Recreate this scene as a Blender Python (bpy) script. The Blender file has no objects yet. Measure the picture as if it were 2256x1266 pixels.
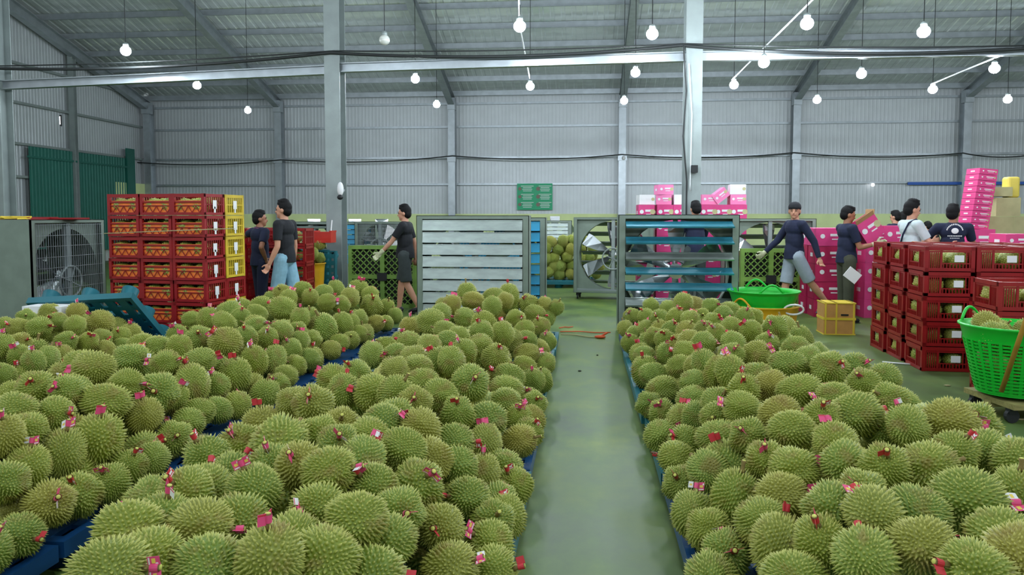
import bpy, bmesh, math, random
import numpy as np
from mathutils import Vector, Matrix, Euler
R = math.radians
SC = bpy.context.scene
COL = SC.collection
rnd = random.Random(11)

# ------------------------------------------------------------ camera, world, exposure
F_PX = 1640.0
PITCH = math.atan(95 / F_PX)
YAW = math.atan(159 / F_PX * math.cos(PITCH))
CAM_Z = 1.5
cd = bpy.data.cameras.new('camera')
cam = bpy.data.objects.new('camera', cd)
COL.objects.link(cam)
cd.sensor_width = 36.0
cd.lens = F_PX / 2256 * 36
cd.shift_y = -62 / 2256
cd.clip_end = 200
cam.location = (0, 0, CAM_Z)
cam.rotation_euler = (math.pi / 2 - PITCH, 0, YAW)
SC.camera = cam
FW = Vector((-math.sin(YAW) * math.cos(PITCH), math.cos(YAW) * math.cos(PITCH), -math.sin(PITCH)))
RT = Vector((math.cos(YAW), math.sin(YAW), 0))
UP = RT.cross(FW)

def ray(px, py):
    return FW + RT * ((px - 1128) / F_PX) + UP * ((571 - py) / F_PX)

def at(px, py, Y):
    d = ray(px, py); t = Y / d.y
    return Vector((0, 0, CAM_Z)) + d * t

def gz(px, py, z=0.0):
    d = ray(px, py); t = (z - CAM_Z) / d.z
    return Vector((0, 0, CAM_Z)) + d * t

def proj(p):
    d = Vector(p) - Vector((0, 0, CAM_Z)); k = d.dot(FW)
    return 1128 + F_PX * d.dot(RT) / k, 571 - F_PX * d.dot(UP) / k

W = bpy.data.worlds.new('world'); SC.world = W; W.use_nodes = True
bg = W.node_tree.nodes['Background']
bg.inputs[0].default_value = (0.86, 0.95, 1.0, 1)
bg.inputs[1].default_value = 0.34
SC.view_settings.view_transform = 'Standard'
SC.view_settings.look = 'None'
SC.view_settings.gamma = 1
SC.view_settings.exposure = 0.64
SC.cycles.max_bounces = 6
SC.cycles.diffuse_bounces = 3
SC.cycles.glossy_bounces = 3
SC.cycles.transmission_bounces = 2
SC.cycles.sample_clamp_indirect = 4
SC.cycles.caustics_reflective = False
SC.cycles.caustics_refractive = False
LAMP_POWER = 300.0

# ------------------------------------------------------------ materials
def srgb(r, g, b):
    f = lambda c: ((c / 255 + 0.055) / 1.055) ** 2.4 if c > 10 else c / 255 / 12.92
    return (f(r), f(g), f(b), 1)

def mat(name, col, rough=0.6, metal=0.0, noise=0.0, nscale=8.0, col2=None, bump=0.0, bscale=60.0, emit=None, aniso=None, spec=None):
    m = bpy.data.materials.new(name); m.use_nodes = True
    nt = m.node_tree; b = nt.nodes['Principled BSDF']
    c = srgb(*col)
    b.inputs['Base Color'].default_value = c
    b.inputs['Roughness'].default_value = rough
    b.inputs['Metallic'].default_value = metal
    if spec is not None: b.inputs['Specular IOR Level'].default_value = spec
    if emit:
        b.inputs['Emission Color'].default_value = srgb(*emit[0]); b.inputs['Emission Strength'].default_value = emit[1]
    tc = None
    if noise or col2 or bump:
        tc = nt.nodes.new('ShaderNodeTexCoord')
        mp = nt.nodes.new('ShaderNodeMapping'); nt.links.new(tc.outputs['Object'], mp.inputs[0])
        if aniso: mp.inputs['Scale'].default_value = aniso
    if noise or col2:
        n = nt.nodes.new('ShaderNodeTexNoise'); n.inputs['Scale'].default_value = nscale; n.inputs['Detail'].default_value = 4
        nt.links.new(mp.outputs[0], n.inputs['Vector'])
        r = nt.nodes.new('ShaderNodeValToRGB')
        c2 = srgb(*col2) if col2 else tuple([x * (1 - noise) for x in c[:3]] + [1])
        r.color_ramp.elements[0].position = 0.38; r.color_ramp.elements[1].position = 0.64
        r.color_ramp.elements[0].color = c2; r.color_ramp.elements[1].color = c
        nt.links.new(n.outputs['Fac'], r.inputs[0]); nt.links.new(r.outputs[0], b.inputs['Base Color'])
    if bump:
        n2 = nt.nodes.new('ShaderNodeTexNoise'); n2.inputs['Scale'].default_value = bscale
        nt.links.new(mp.outputs[0], n2.inputs['Vector'])
        bp = nt.nodes.new('ShaderNodeBump'); bp.inputs['Strength'].default_value = bump; bp.inputs['Distance'].default_value = 0.01
        nt.links.new(n2.outputs['Fac'], bp.inputs['Height']); nt.links.new(bp.outputs[0], b.inputs['Normal'])
    return m

def durian_mat():
    m = bpy.data.materials.new('durian_husk'); m.use_nodes = True
    nt = m.node_tree; b = nt.nodes['Principled BSDF']; N = nt.nodes.new; L = nt.links.new
    b.inputs['Roughness'].default_value = 0.5
    at_ = N('ShaderNodeAttribute'); at_.attribute_name = 'tip'
    oi = N('ShaderNodeObjectInfo'); at2 = N('ShaderNodeAttribute'); at2.attribute_name = 'vary'
    ad = N('ShaderNodeMath'); ad.operation = 'ADD'; L(oi.outputs['Random'], ad.inputs[0]); L(at2.outputs['Fac'], ad.inputs[1])
    fr = N('ShaderNodeMath'); fr.operation = 'FRACT'; L(ad.outputs[0], fr.inputs[0])
    r = N('ShaderNodeValToRGB'); e = r.color_ramp.elements
    e[0].position = 0; e[0].color = srgb(94, 122, 30); e[1].position = 1; e[1].color = srgb(136, 130, 40)
    x = e.new(.35); x.color = srgb(120, 134, 30); x = e.new(.7); x.color = srgb(108, 134, 42)
    L(fr.outputs[0], r.inputs[0])
    tp = N('ShaderNodeMix'); tp.data_type = 'RGBA'; L(r.outputs[0], tp.inputs['A']); tp.inputs['B'].default_value = srgb(202, 198, 104)
    mm = N('ShaderNodeMath'); mm.operation = 'MULTIPLY'; mm.inputs[1].default_value = 0.9; L(at_.outputs['Fac'], mm.inputs[0]); L(mm.outputs[0], tp.inputs['Factor'])
    tc = N('ShaderNodeTexCoord'); n = N('ShaderNodeTexNoise'); n.inputs['Scale'].default_value = 1.1; n.inputs['Detail'].default_value = 3
    vm = N('ShaderNodeVectorMath'); vm.operation = 'ADD'; L(tc.outputs['Object'], vm.inputs[0])
    cx = N('ShaderNodeCombineXYZ'); m10 = N('ShaderNodeMath'); m10.operation = 'MULTIPLY'; m10.inputs[1].default_value = 37; L(fr.outputs[0], m10.inputs[0])
    for k in range(3): L(m10.outputs[0], cx.inputs[k])
    L(cx.outputs[0], vm.inputs[1]); L(vm.outputs[0], n.inputs['Vector'])
    rr = N('ShaderNodeValToRGB'); rr.color_ramp.elements[0].position = .56; rr.color_ramp.elements[1].position = .7
    rr.color_ramp.elements[0].color = (0, 0, 0, 1); rr.color_ramp.elements[1].color = (.6, .6, .6, 1); L(n.outputs['Fac'], rr.inputs[0])
    br = N('ShaderNodeMix'); br.data_type = 'RGBA'; L(tp.outputs['Result'], br.inputs['A']); br.inputs['B'].default_value = srgb(138, 116, 56); L(rr.outputs[0], br.inputs['Factor'])
    L(br.outputs['Result'], b.inputs['Base Color'])
    return m

def floor_mat():
    m = bpy.data.materials.new('painted_concrete'); m.use_nodes = True
    nt = m.node_tree; b = nt.nodes['Principled BSDF']; N = nt.nodes.new; L = nt.links.new; b.inputs['Specular IOR Level'].default_value = .3
    tc = N('ShaderNodeTexCoord')
    mp = N('ShaderNodeMapping'); mp.inputs['Scale'].default_value = (1.4, 1.0, 1); L(tc.outputs['Object'], mp.inputs[0])
    n = N('ShaderNodeTexNoise'); n.inputs['Scale'].default_value = 1.6; n.inputs['Detail'].default_value = 8; n.inputs['Roughness'].default_value = .62; L(mp.outputs[0], n.inputs['Vector'])
    r = N('ShaderNodeValToRGB'); e = r.color_ramp.elements
    e[0].position = .3; e[0].color = srgb(62, 84, 44); e[1].position = .72; e[1].color = srgb(118, 136, 60)
    x = e.new(.5); x.color = srgb(88, 114, 52); L(n.outputs['Fac'], r.inputs[0])
    n2 = N('ShaderNodeTexNoise'); n2.inputs['Scale'].default_value = .45; n2.inputs['Detail'].default_value = 3; L(tc.outputs['Object'], n2.inputs['Vector'])
    mx = N('ShaderNodeMix'); mx.data_type = 'RGBA'; mx.blend_type = 'MIX'; L(r.outputs[0], mx.inputs['A']); mx.inputs['B'].default_value = srgb(84, 102, 66)
    r2 = N('ShaderNodeValToRGB'); r2.color_ramp.elements[0].position = .45; r2.color_ramp.elements[1].position = .6; L(n2.outputs['Fac'], r2.inputs[0])
    mu = N('ShaderNodeMath'); mu.operation = 'MULTIPLY'; mu.inputs[1].default_value = .5; L(r2.outputs[0], mu.inputs[0]); L(mu.outputs[0], mx.inputs['Factor'])
    L(mx.outputs['Result'], b.inputs['Base Color'])
    r3 = N('ShaderNodeMapRange'); r3.inputs['To Min'].default_value = .32; r3.inputs['To Max'].default_value = .6; L(n.outputs['Fac'], r3.inputs['Value']); L(r3.outputs[0], b.inputs['Roughness'])
    bp = N('ShaderNodeBump'); bp.inputs['Strength'].default_value = .04; bp.inputs['Distance'].default_value = .01; L(n.outputs['Fac'], bp.inputs['Height']); L(bp.outputs[0], b.inputs['Normal'])
    return m

MT = dict(
    husk=durian_mat(), floor=floor_mat(),
    wall=mat('wall_sheet_metal', (194, 200, 202), .42, .2, .05, 3),
    roof=mat('roof_sheet_metal', (214, 222, 220), .16, .35, .15, 2, aniso=(.5, 2, 1)),
    steel=mat('galvanised_steel', (172, 180, 184), .38, .6, .15, 5),
    steel_d=mat('painted_steel_column', (150, 160, 158), .5, .3, .12, 4, bump=.1),
    alu=mat('bright_sheet_metal', (158, 170, 164), .36, .6, .18, 5, aniso=(1, 1, 3)),
    galv=mat('dull_sheet_metal', (132, 146, 134), .5, .35, .12, 6),
    plaster=mat('green_plaster', (224, 238, 172), .8, 0, .08, 2),
    greens=mat('green_corrugated_sheet', (34, 106, 92), .45, .2, .1, 4),
    stem=mat('durian_stem', (140, 120, 66), .8, 0, .3, 30),
    cut=mat('cut_stem_end', (196, 196, 92), .7),
    pink=mat('pink_paper', (226, 76, 128), .5), red=mat('red_paper', (196, 48, 56), .5), white=mat('white_paper', (232, 232, 232), .6),
    yellow=mat('yellow_print', (232, 208, 92), .5),
    pallet=mat('blue_plastic', (16, 70, 120), .42, 0, .2, 3), pallet_t=mat('teal_plastic', (22, 104, 116), .42, 0, .18, 3),
    lattice=mat('green_plastic', (120, 158, 70), .5, 0, .2, 5),
    crate=mat('dark_red_plastic', (150, 22, 26), .38, 0, .15, 5), crate_b=mat('bright_red_plastic', (190, 44, 30), .4, 0, .15, 5),
    crate_y=mat('yellow_plastic', (216, 186, 50), .42, 0, .15, 5), liner=mat('orange_liner', (250, 132, 52), .55, 0, .2, 12),
    black=mat('black_rubber', (22, 24, 26), .6), wire=mat('black_cable', (34, 38, 38), .6), wirew=mat('white_cable', (225, 228, 230), .5),
    bulb=mat('lamp_bulb', (255, 255, 255), .4, emit=((232, 244, 255), LAMP_POWER)), bulboff=mat('unlit_bulb', (214, 216, 208), .3), tubeoff=mat('small_lamp_glass', (245, 246, 240), .3, emit=((250, 250, 255), 3)),
    blade=mat('teal_shutter_blade', (58, 140, 160), .4, .2, .2, 5), bladeblue=mat('blue_shutter_blade', (30, 150, 190), .4, .1, .1, 4),
    gbask=mat('green_basket_plastic', (20, 190, 50), .38, 0, .08, 6), ybask=mat('yellow_basket_plastic', (226, 170, 30), .42, 0, .1, 6),
    wood=mat('worn_wood', (150, 140, 84), .7, 0, .3, 10, aniso=(1, 6, 6)), pole=mat('orange_brown_pole', (176, 132, 50), .5, 0, .25, 8),
    card=mat('brown_cardboard', (182, 142, 96), .8, 0, .1, 10), cardy=mat('tan_cardboard', (206, 152, 84), .7, 0, .12, 10), beige=mat('beige_cardboard', (196, 188, 140), .8, 0, .1, 8),
    pinkbox=mat('pink_carton', (222, 64, 132), .5, 0, .08, 8), magbox=mat('magenta_carton', (186, 28, 84), .5, 0, .1, 8), lpink=mat('light_pink_carton', (240, 130, 180), .5), tapey=mat('yellow_strap', (228, 200, 66), .45),
    skin=mat('skin', (206, 150, 122), .55, 0, .08, 20), skin_d=mat('tanned_skin', (170, 116, 88), .55, 0, .1, 20), hair=mat('black_hair', (13, 11, 12), .7, 0, .3, 60, bump=.4, bscale=120, spec=.25),
    navy=mat('navy_cloth', (24, 32, 62), .85, 0, .25, 9, bump=.3, bscale=14), blackc=mat('black_cloth', (26, 28, 34), .85, 0, .25, 9, bump=.3, bscale=14), lblue=mat('light_blue_denim', (140, 184, 204), .85, 0, .15, 12, bump=.4, bscale=16),
    dgrey=mat('charcoal_cloth', (58, 66, 66), .85, 0, .2, 12, bump=.4, bscale=16), lgrey=mat('pale_grey_cloth', (160, 172, 184), .85, 0, .12, 12, bump=.4, bscale=16), shirtg=mat('pale_shirt_cloth', (196, 208, 210), .85, 0, .1, 12, bump=.3, bscale=16),
    glove=mat('knitted_glove', (206, 208, 170), .9, 0, .2, 40), olive=mat('olive_cloth', (70, 72, 56), .85, 0, .2, 10), sole=mat('teal_sandal', (60, 96, 96), .7),
    lips=mat('lips', (150, 82, 76), .5), eye=mat('eye', (28, 22, 22), .3), sign=mat('green_sign', (22, 160, 110), .5), signd=mat('brown_picture', (120, 110, 96), .6),
    blue=mat('blue_paint', (50, 96, 180), .6), orange=mat('orange_rope', (206, 84, 40), .7), straw=mat('husk_litter', (168, 160, 116), .9), chrome=mat('polished_metal', (200, 206, 208), .22, .95),
)

# ------------------------------------------------------------ mesh helpers
class MB:
    def __init__(self): self.v = []; self.f = []; self.m = []
    def add(self, vs, fs, mi=0, M=None):
        o = len(self.v)
        for p in vs:
            p = Vector(p); self.v.append(M @ p if M else p)
        for f in fs: self.f.append([i + o for i in f]); self.m.append(mi)
        return self
    def box(self, c, s, mi=0, M=None):
        x, y, z = c; a, b, h = s[0] / 2, s[1] / 2, s[2] / 2
        vs = [(x + i * a, y + j * b, z + k * h) for k in (-1, 1) for j in (-1, 1) for i in (-1, 1)]
        return self.add(vs, [(0, 2, 3, 1), (4, 5, 7, 6), (0, 1, 5, 4), (2, 6, 7, 3), (0, 4, 6, 2), (1, 3, 7, 5)], mi, M)
    def bar(self, p0, p1, w, h=None, mi=0, up=(0, 0, 1)):
        p0 = Vector(p0); p1 = Vector(p1); h = h or w; d = (p1 - p0)
        if d.length < 1e-6: return self
        d.normalize(); u = Vector(up)
        if abs(d.dot(u)) > .95: u = Vector((0, 1, 0))
        s = d.cross(u).normalized(); u = s.cross(d)
        vs = []
        for p in (p0, p1):
            for a, b in ((-1, -1), (1, -1), (1, 1), (-1, 1)): vs.append(p + s * a * w / 2 + u * b * h / 2)
        return self.add(vs, [(0, 1, 2, 3), (7, 6, 5, 4), (0, 4, 5, 1), (1, 5, 6, 2), (2, 6, 7, 3), (3, 7, 4, 0)], mi)
    def tube(self, pts, r, n=8, mi=0, closed=False, cap=True):
        pts = [Vector(p) for p in pts]; rs = r if isinstance(r, (list, tuple)) else [r] * len(pts)
        o = len(self.v); m = len(pts); prev = None
        for i, p in enumerate(pts):
            if closed: d = pts[(i + 1) % m] - pts[i - 1]
            else: d = pts[min(i + 1, m - 1)] - pts[max(i - 1, 0)]
            d.normalize()
            if prev is None:
                a = Vector((0, 0, 1)) if abs(d.z) < .9 else Vector((1, 0, 0)); s = d.cross(a).normalized()
            else:
                s = prev - d * prev.dot(d)
                s = s.normalized() if s.length > 1e-5 else d.orthogonal().normalized()
            prev = s; u = d.cross(s)
            for k in range(n):
                t = 2 * math.pi * k / n; self.v.append(p + (s * math.cos(t) + u * math.sin(t)) * rs[i])
        for i in range(m if closed else m - 1):
            a = o + i * n; b = o + ((i + 1) % m) * n
            for k in range(n): self.f.append([a + k, a + (k + 1) % n, b + (k + 1) % n, b + k]); self.m.append(mi)
        if cap and not closed:
            self.f.append([o + k for k in range(n)][::-1]); self.m.append(mi)
            self.f.append([o + (m - 1) * n + k for k in range(n)]); self.m.append(mi)
        return self
    def lathe(self, prof, n=24, mi=0, M=None, c=(0, 0, 0)):
        vs = []; fs = []
        for r, z in prof:
            for k in range(n):
                t = 2 * math.pi * k / n; vs.append((c[0] + r * math.cos(t), c[1] + r * math.sin(t), c[2] + z))
        for i in range(len(prof) - 1):
            for k in range(n): fs.append((i * n + k, i * n + (k + 1) % n, (i + 1) * n + (k + 1) % n, (i + 1) * n + k))
        fs.append(tuple(range(n))[::-1]); fs.append(tuple((len(prof) - 1) * n + k for k in range(n)))
        return self.add(vs, fs, mi, M)
    def ell(self, c, rad, M=None, n=14, m=9, mi=0):
        vs = []; fs = []
        c = Vector(c); Rm = M or Matrix.Identity(3)
        vs.append(c + Rm @ Vector((0, 0, rad[2])))
        for i in range(1, m):
            ph = math.pi * i / m
            for k in range(n):
                t = 2 * math.pi * k / n
                vs.append(c + Rm @ Vector((rad[0] * math.sin(ph) * math.cos(t), rad[1] * math.sin(ph) * math.sin(t), rad[2] * math.cos(ph))))
        vs.append(c + Rm @ Vector((0, 0, -rad[2])))
        for k in range(n): fs.append((0, 1 + k, 1 + (k + 1) % n))
        for i in range(m - 2):
            a = 1 + i * n; b = a + n
            for k in range(n): fs.append((a + k, b + k, b + (k + 1) % n, a + (k + 1) % n))
        a = 1 + (m - 2) * n
        for k in range(n): fs.append((a + k, len(vs) - 1, a + (k + 1) % n))
        return self.add(vs, fs, mi)
    def cap(self, p0, p1, r0, r1=None, n=12, flat=False):
        p0 = Vector(p0); p1 = Vector(p1); r1 = r1 if r1 is not None else r0
        self.ell(p0, (r0, r0, r0), n=n, m=8)
        if not flat: self.ell(p1, (r1, r1, r1), n=n, m=8)
        if (p1 - p0).length > 1e-5: self.tube([p0, p1], [r0, r1], n)
        return self
    def mesh(self, name, mats, smooth=False):
        me = bpy.data.meshes.new(name)
        me.from_pydata([tuple(p) for p in self.v], [], self.f)
        for m in (mats if isinstance(mats, (list, tuple)) else [mats]): me.materials.append(MT[m])
        if any(self.m): me.polygons.foreach_set('material_index', self.m)
        if smooth: me.polygons.foreach_set('use_smooth', [True] * len(me.polygons))
        me.update(); return me
    def build(self, name, mats, parent=None, smooth=False, **k):
        return link(name, self.mesh(name, mats, smooth), parent, **k)

def link(name, me, parent=None, label=None, cat=None, group=None, kind=None, M=None):
    o = bpy.data.objects.new(name, me); COL.objects.link(o)
    if parent is not None: o.parent = parent
    if M is not None: o.matrix_local = M
    tag(o, label, cat, group, kind); return o

def tag(o, label=None, cat=None, group=None, kind=None):
    if label: o['label'] = label
    if cat: o['category'] = cat
    if group: o['group'] = group
    if kind: o['kind'] = kind

def empty(name, loc, rz=0, label=None, cat=None, group=None, rot=None):
    o = bpy.data.objects.new(name, None); COL.objects.link(o)
    o.location = loc; o.rotation_euler = rot or (0, 0, rz); o.empty_display_size = .1
    tag(o, label, cat, group); return o

def copy_tree(o, parent=None):
    c = o.copy(); COL.objects.link(c)
    if parent is not None: c.parent = parent
    for ch in o.children: copy_tree(ch, c)
    return c

def dup(o, loc, rz=0, label=None, group=None, rot=None):
    c = copy_tree(o); c.location = loc; c.rotation_euler = rot or (0, 0, rz)
    if label: c['label'] = label
    if group: c['group'] = group
    return c

def bevel(o, w=.01, seg=2):
    m = o.modifiers.new('bevel', 'BEVEL'); m.width = w; m.segments = seg; m.limit_method = 'ANGLE'; return o

# ------------------------------------------------------------ building
Y_WALL = 26.0; X_LEFT = -15.95; EAVE = 5.62; SLOPE = .285
def roof_z(y): return EAVE + (Y_WALL - y) * SLOPE
m = MB(); m.box((6, 11, -.05), (46, 34, .1)); m.build('floor', 'floor', label='green painted worn concrete floor', kind='structure')

def ribs(x0, x1, pitch, depth):
    xs = []; x = x0
    while x < x1:
        xs += [(x, 0), (x + pitch * .55, 0), (x + pitch * .65, depth), (x + pitch * .9, depth)]; x += pitch
    return xs
m = MB(); pr = ribs(X_LEFT, 29, .125, .004); n = len(pr)
vs = [(x, Y_WALL + .08 - d, 1.55) for x, d in pr] + [(x, Y_WALL + .08 - d, EAVE + .1) for x, d in pr]
m.add(vs, [(i, i + 1, n + i + 1, n + i) for i in range(n - 1)])
m.build('wall_back', 'wall', label='grey ribbed sheet metal back wall', kind='structure')
m = MB(); pr = ribs(10, Y_WALL, .125, .007); n = len(pr)
vs = [(X_LEFT - .1 + d, y, 0.0) for y, d in pr] + [(X_LEFT - .1 + d, y, roof_z(y) + .05) for y, d in pr]
m.add(vs, [(i, i + 1, n + i + 1, n + i) for i in range(n - 1)])
m.build('wall_left', 'wall', label='grey ribbed sheet metal gable wall', kind='structure')
m = MB(); pr = ribs(X_LEFT - .2, 29, .3, -.016); n = len(pr)
vs = [(x, Y_WALL + .1, roof_z(Y_WALL) + .1 - d) for x, d in pr] + [(x, -4, roof_z(-4) + .1 - d) for x, d in pr]
m.add(vs, [(i, n + i, n + i + 1, i + 1) for i in range(n - 1)])
m.build('ceiling', 'roof', label='ribbed reflective sheet metal roof underside', kind='structure')

# low plastered wall with an opening that lets daylight in
oa = at(822, 500, Y_WALL); ob = at(878, 500, Y_WALL)
m = MB(); yc = Y_WALL + .02; T = .2
for x0, x1, z0, z1 in ((X_LEFT, oa.x, 0, 1.58), (ob.x, 29, 0, 1.58), (oa.x, ob.x, 0, .42), (oa.x, ob.x, 1.3, 1.58)):
    m.box(((x0 + x1) / 2, yc, (z0 + z1) / 2), (x1 - x0, T, z1 - z0))
m.build('wall_base', 'plaster', label='low yellow-green plastered wall below the sheet metal', kind='structure')
m = MB(); a = at(226, 430, 25); m.box((X_LEFT + .05, 24.9, 1.33), (.16, 1.9, 2.66)); m.build('wall_corner', 'plaster', label='pale green plastered wall piece in the left corner', kind='structure')

trim_n = [0]
def trim(mb, mt, label, smooth=False):
    trim_n[0] += 1
    return mb.build('trim_%d' % trim_n[0], mt, None, smooth, label=label, kind='structure')
def hbeam(mb, p0, p1, w, h, up=(0, 0, 1)):
    p0 = Vector(p0); p1 = Vector(p1); d = (p1 - p0).normalized(); u = Vector(up)
    if abs(d.z) > .9: u = Vector((0, 1, 0))
    u = (u - d * u.dot(d)).normalized()
    mb.bar(p0, p1, .012, h, up=u)
    mb.bar(p0 + u * (h / 2), p1 + u * (h / 2), w, .014, up=u); mb.bar(p0 - u * (h / 2), p1 - u * (h / 2), w, .014, up=u)

wallcols = [at(x, 400, Y_WALL - .2).x for x in (618, 997, 1370, 1750, 2122)]
wallcols = [X_LEFT + .25] + wallcols + [19.4, 25.4]
names = ['in the left corner', 'first from the left corner', 'second from the left corner', 'left of the tall shutter fan', 'behind the man in the cap', 'behind the leaning carton tower', 'at the right edge', 'beyond the right edge']
for i, x in enumerate(wallcols):
    m = MB(); hbeam(m, (x, Y_WALL - .22, 0), (x, Y_WALL - .22, EAVE - .1), .24, .3); m.bar((x, Y_WALL - .22, 0), (x, Y_WALL - .22, .02), .3, .4)
    m.box((x, Y_WALL - .4, 3.46), (.3, .03, .16)); trim(m, 'steel', 'grey steel wall column ' + names[i])
    m = MB(); y1 = 11.5 if i else 18.5
    hbeam(m, (x, Y_WALL - .2, EAVE - .2), (x, -2, roof_z(-2) - .22), .22, .3)
    m.box((x, Y_WALL - .3, EAVE - .25), (.26, .3, .4)); trim(m, 'steel', 'sloping steel roof rafter ' + names[i])
for k in range(26):
    y = Y_WALL - .35 - k * 1.05
    m = MB(); z = roof_z(y) - .0
    m.bar((X_LEFT, y, z), (29, y, z), .012, .17); m.bar((X_LEFT, y - .03, z - .08), (29, y - .03, z - .08), .07, .012); trim(m, 'steel', 'steel roof purlin, number %d counted from the eave of the back wall' % (k + 1))
for z in (2.62, 3.55, 4.62, 5.42):
    m = MB(); m.bar((X_LEFT, Y_WALL - .0, z), (29, Y_WALL - .0, z), .1, .07); trim(m, 'steel', 'horizontal steel girt across the back wall, ' + {2.62: 'lowest', 3.55: 'second, with the cable', 4.62: 'third', 5.42: 'topmost at the eave'}[z])
for z in (2.62, 3.55, 4.7, 5.8):
    m = MB(); y0 = 14 if z < 5.7 else 14; m.bar((X_LEFT + .02, y0, z), (X_LEFT + .02, Y_WALL - .3, z), .1, .07); trim(m, 'steel_d', 'horizontal steel girt across the left gable wall, ' + {2.62: 'lowest', 3.55: 'second', 4.7: 'third', 5.8: 'topmost'}[z])
m = MB(); hbeam(m, (X_LEFT + .15, 21.9, 0), (X_LEFT + .15, 21.9, roof_z(21.9) - .2), .16, .16); trim(m, 'steel_d', 'steel post on the left gable wall')

# the near row of columns and the beam between them
YC = 12.7
def column(px, lab, w=.27):
    x = at(px, 400, YC).x
    m = MB(); hbeam(m, (x, YC, 0), (x, YC, roof_z(YC) - .2), w, .3); m.box((x, YC, .01), (.4, .44, .02))
    trim(m, 'steel_d', lab); return x
cx0 = column(6, 'tall steel column at the left edge'); cx1 = column(741, 'tall steel column behind the man in dark shorts'); cx2 = column(1523, 'tall steel column behind the open shutter fan'); cx3 = cx2 + 6
column(1523 + 6 / YC * F_PX * 1.0, 'tall steel column beyond the right edge')
for a, b, z0, z1 in ((cx0, cx1, 3.86, 4.02), (cx1, cx2, 4.05, 4.12), (cx2, cx3 + 4, 4.12, 4.1)):
    m = MB(); m.box((0, 0, 0), (0.001, 0.001, 0.001)); m = MB()
    m.bar((a + .1, YC, z0), (b - .1, YC, z1), .06, .15); m.bar((a + .1, YC - .05, z0 - .07), (b - .1, YC - .05, z1 - .07), .1, .015); m.bar((a + .1, YC - .05, z0 + .07), (b - .1, YC - .05, z1 + .07), .1, .015)
    trim(m, 'steel', 'horizontal steel tie beam ' + ('left of the first tall column' if a == cx0 else 'between the two tall columns' if a == cx1 else 'right of the second tall column'))

# green sheet on the gable wall
m = MB(); pr = ribs(20.0, 24.95, .14, .025); n = len(pr)
vs = [(X_LEFT + .12 + d, y, 0.4) for y, d in pr] + [(X_LEFT + .12 + d, y, 3.5) for y, d in pr]
m.add(vs, [(i, i + 1, n + i + 1, n + i) for i in range(n - 1)])
m.box((X_LEFT + .16, 24.75, 2.15), (.06, .45, 3.4)); m.box((X_LEFT + .17, 22.4, 3.2), (.03, 5, .06))
trim(m, 'greens', 'dark green corrugated sheet screen on the left gable wall')

def cable(pts, r, mt, label, name='cable', cat='cable', sag=0.0, n=14):
    P = []
    for a, b in zip(pts[:-1], pts[1:]):
        a = Vector(a); b = Vector(b)
        for k in range(n):
            t = k / n; p = a.lerp(b, t); p.z -= sag * 4 * t * (1 - t); P.append(p)
    P.append(Vector(pts[-1])); m = MB(); m.tube(P, r, 6)
    return m.build(name, mt, smooth=True, label=label, cat=cat)
zc_ = lambda px, py: at(px, py, YC - .2)
cable([zc_(-60, 149), zc_(728, 116), zc_(1500, 100), zc_(2330, 102)], .028, 'wire', 'thick black cable bundle slung along the tall columns', sag=.12)
cable([zc_(-60, 146), zc_(735, 112), zc_(1510, 96), zc_(2330, 98)], .012, 'wire', 'thin black cable above the thick cable bundle', sag=.05)
zw = lambda px, py: at(px, py, Y_WALL - .42)
cable([zw(285, 356), zw(618, 352), zw(997, 343), zw(1370, 340), zw(1750, 336), zw(2122, 337), zw(2300, 336)], .022, 'wire', 'black cable running along the back wall girt', sag=.14)
cable([at(1142, -40, 10.2), at(1145, 58, 11.0), at(1168, 176, 16.0)], .012, 'wirew', 'white cable strung between the two lamps over the middle pile', sag=.0)
cable([at(1850, -60, 10.0), at(1612, 176, 15.4)], .014, 'wirew', 'white cable slanting past the lamp left of the cap man', sag=.0)
cable([at(2330, 70, 12.0), at(2052, 185, 15.8)], .014, 'wirew', 'white cable slanting to the lamps on the right', sag=.0)

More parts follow.
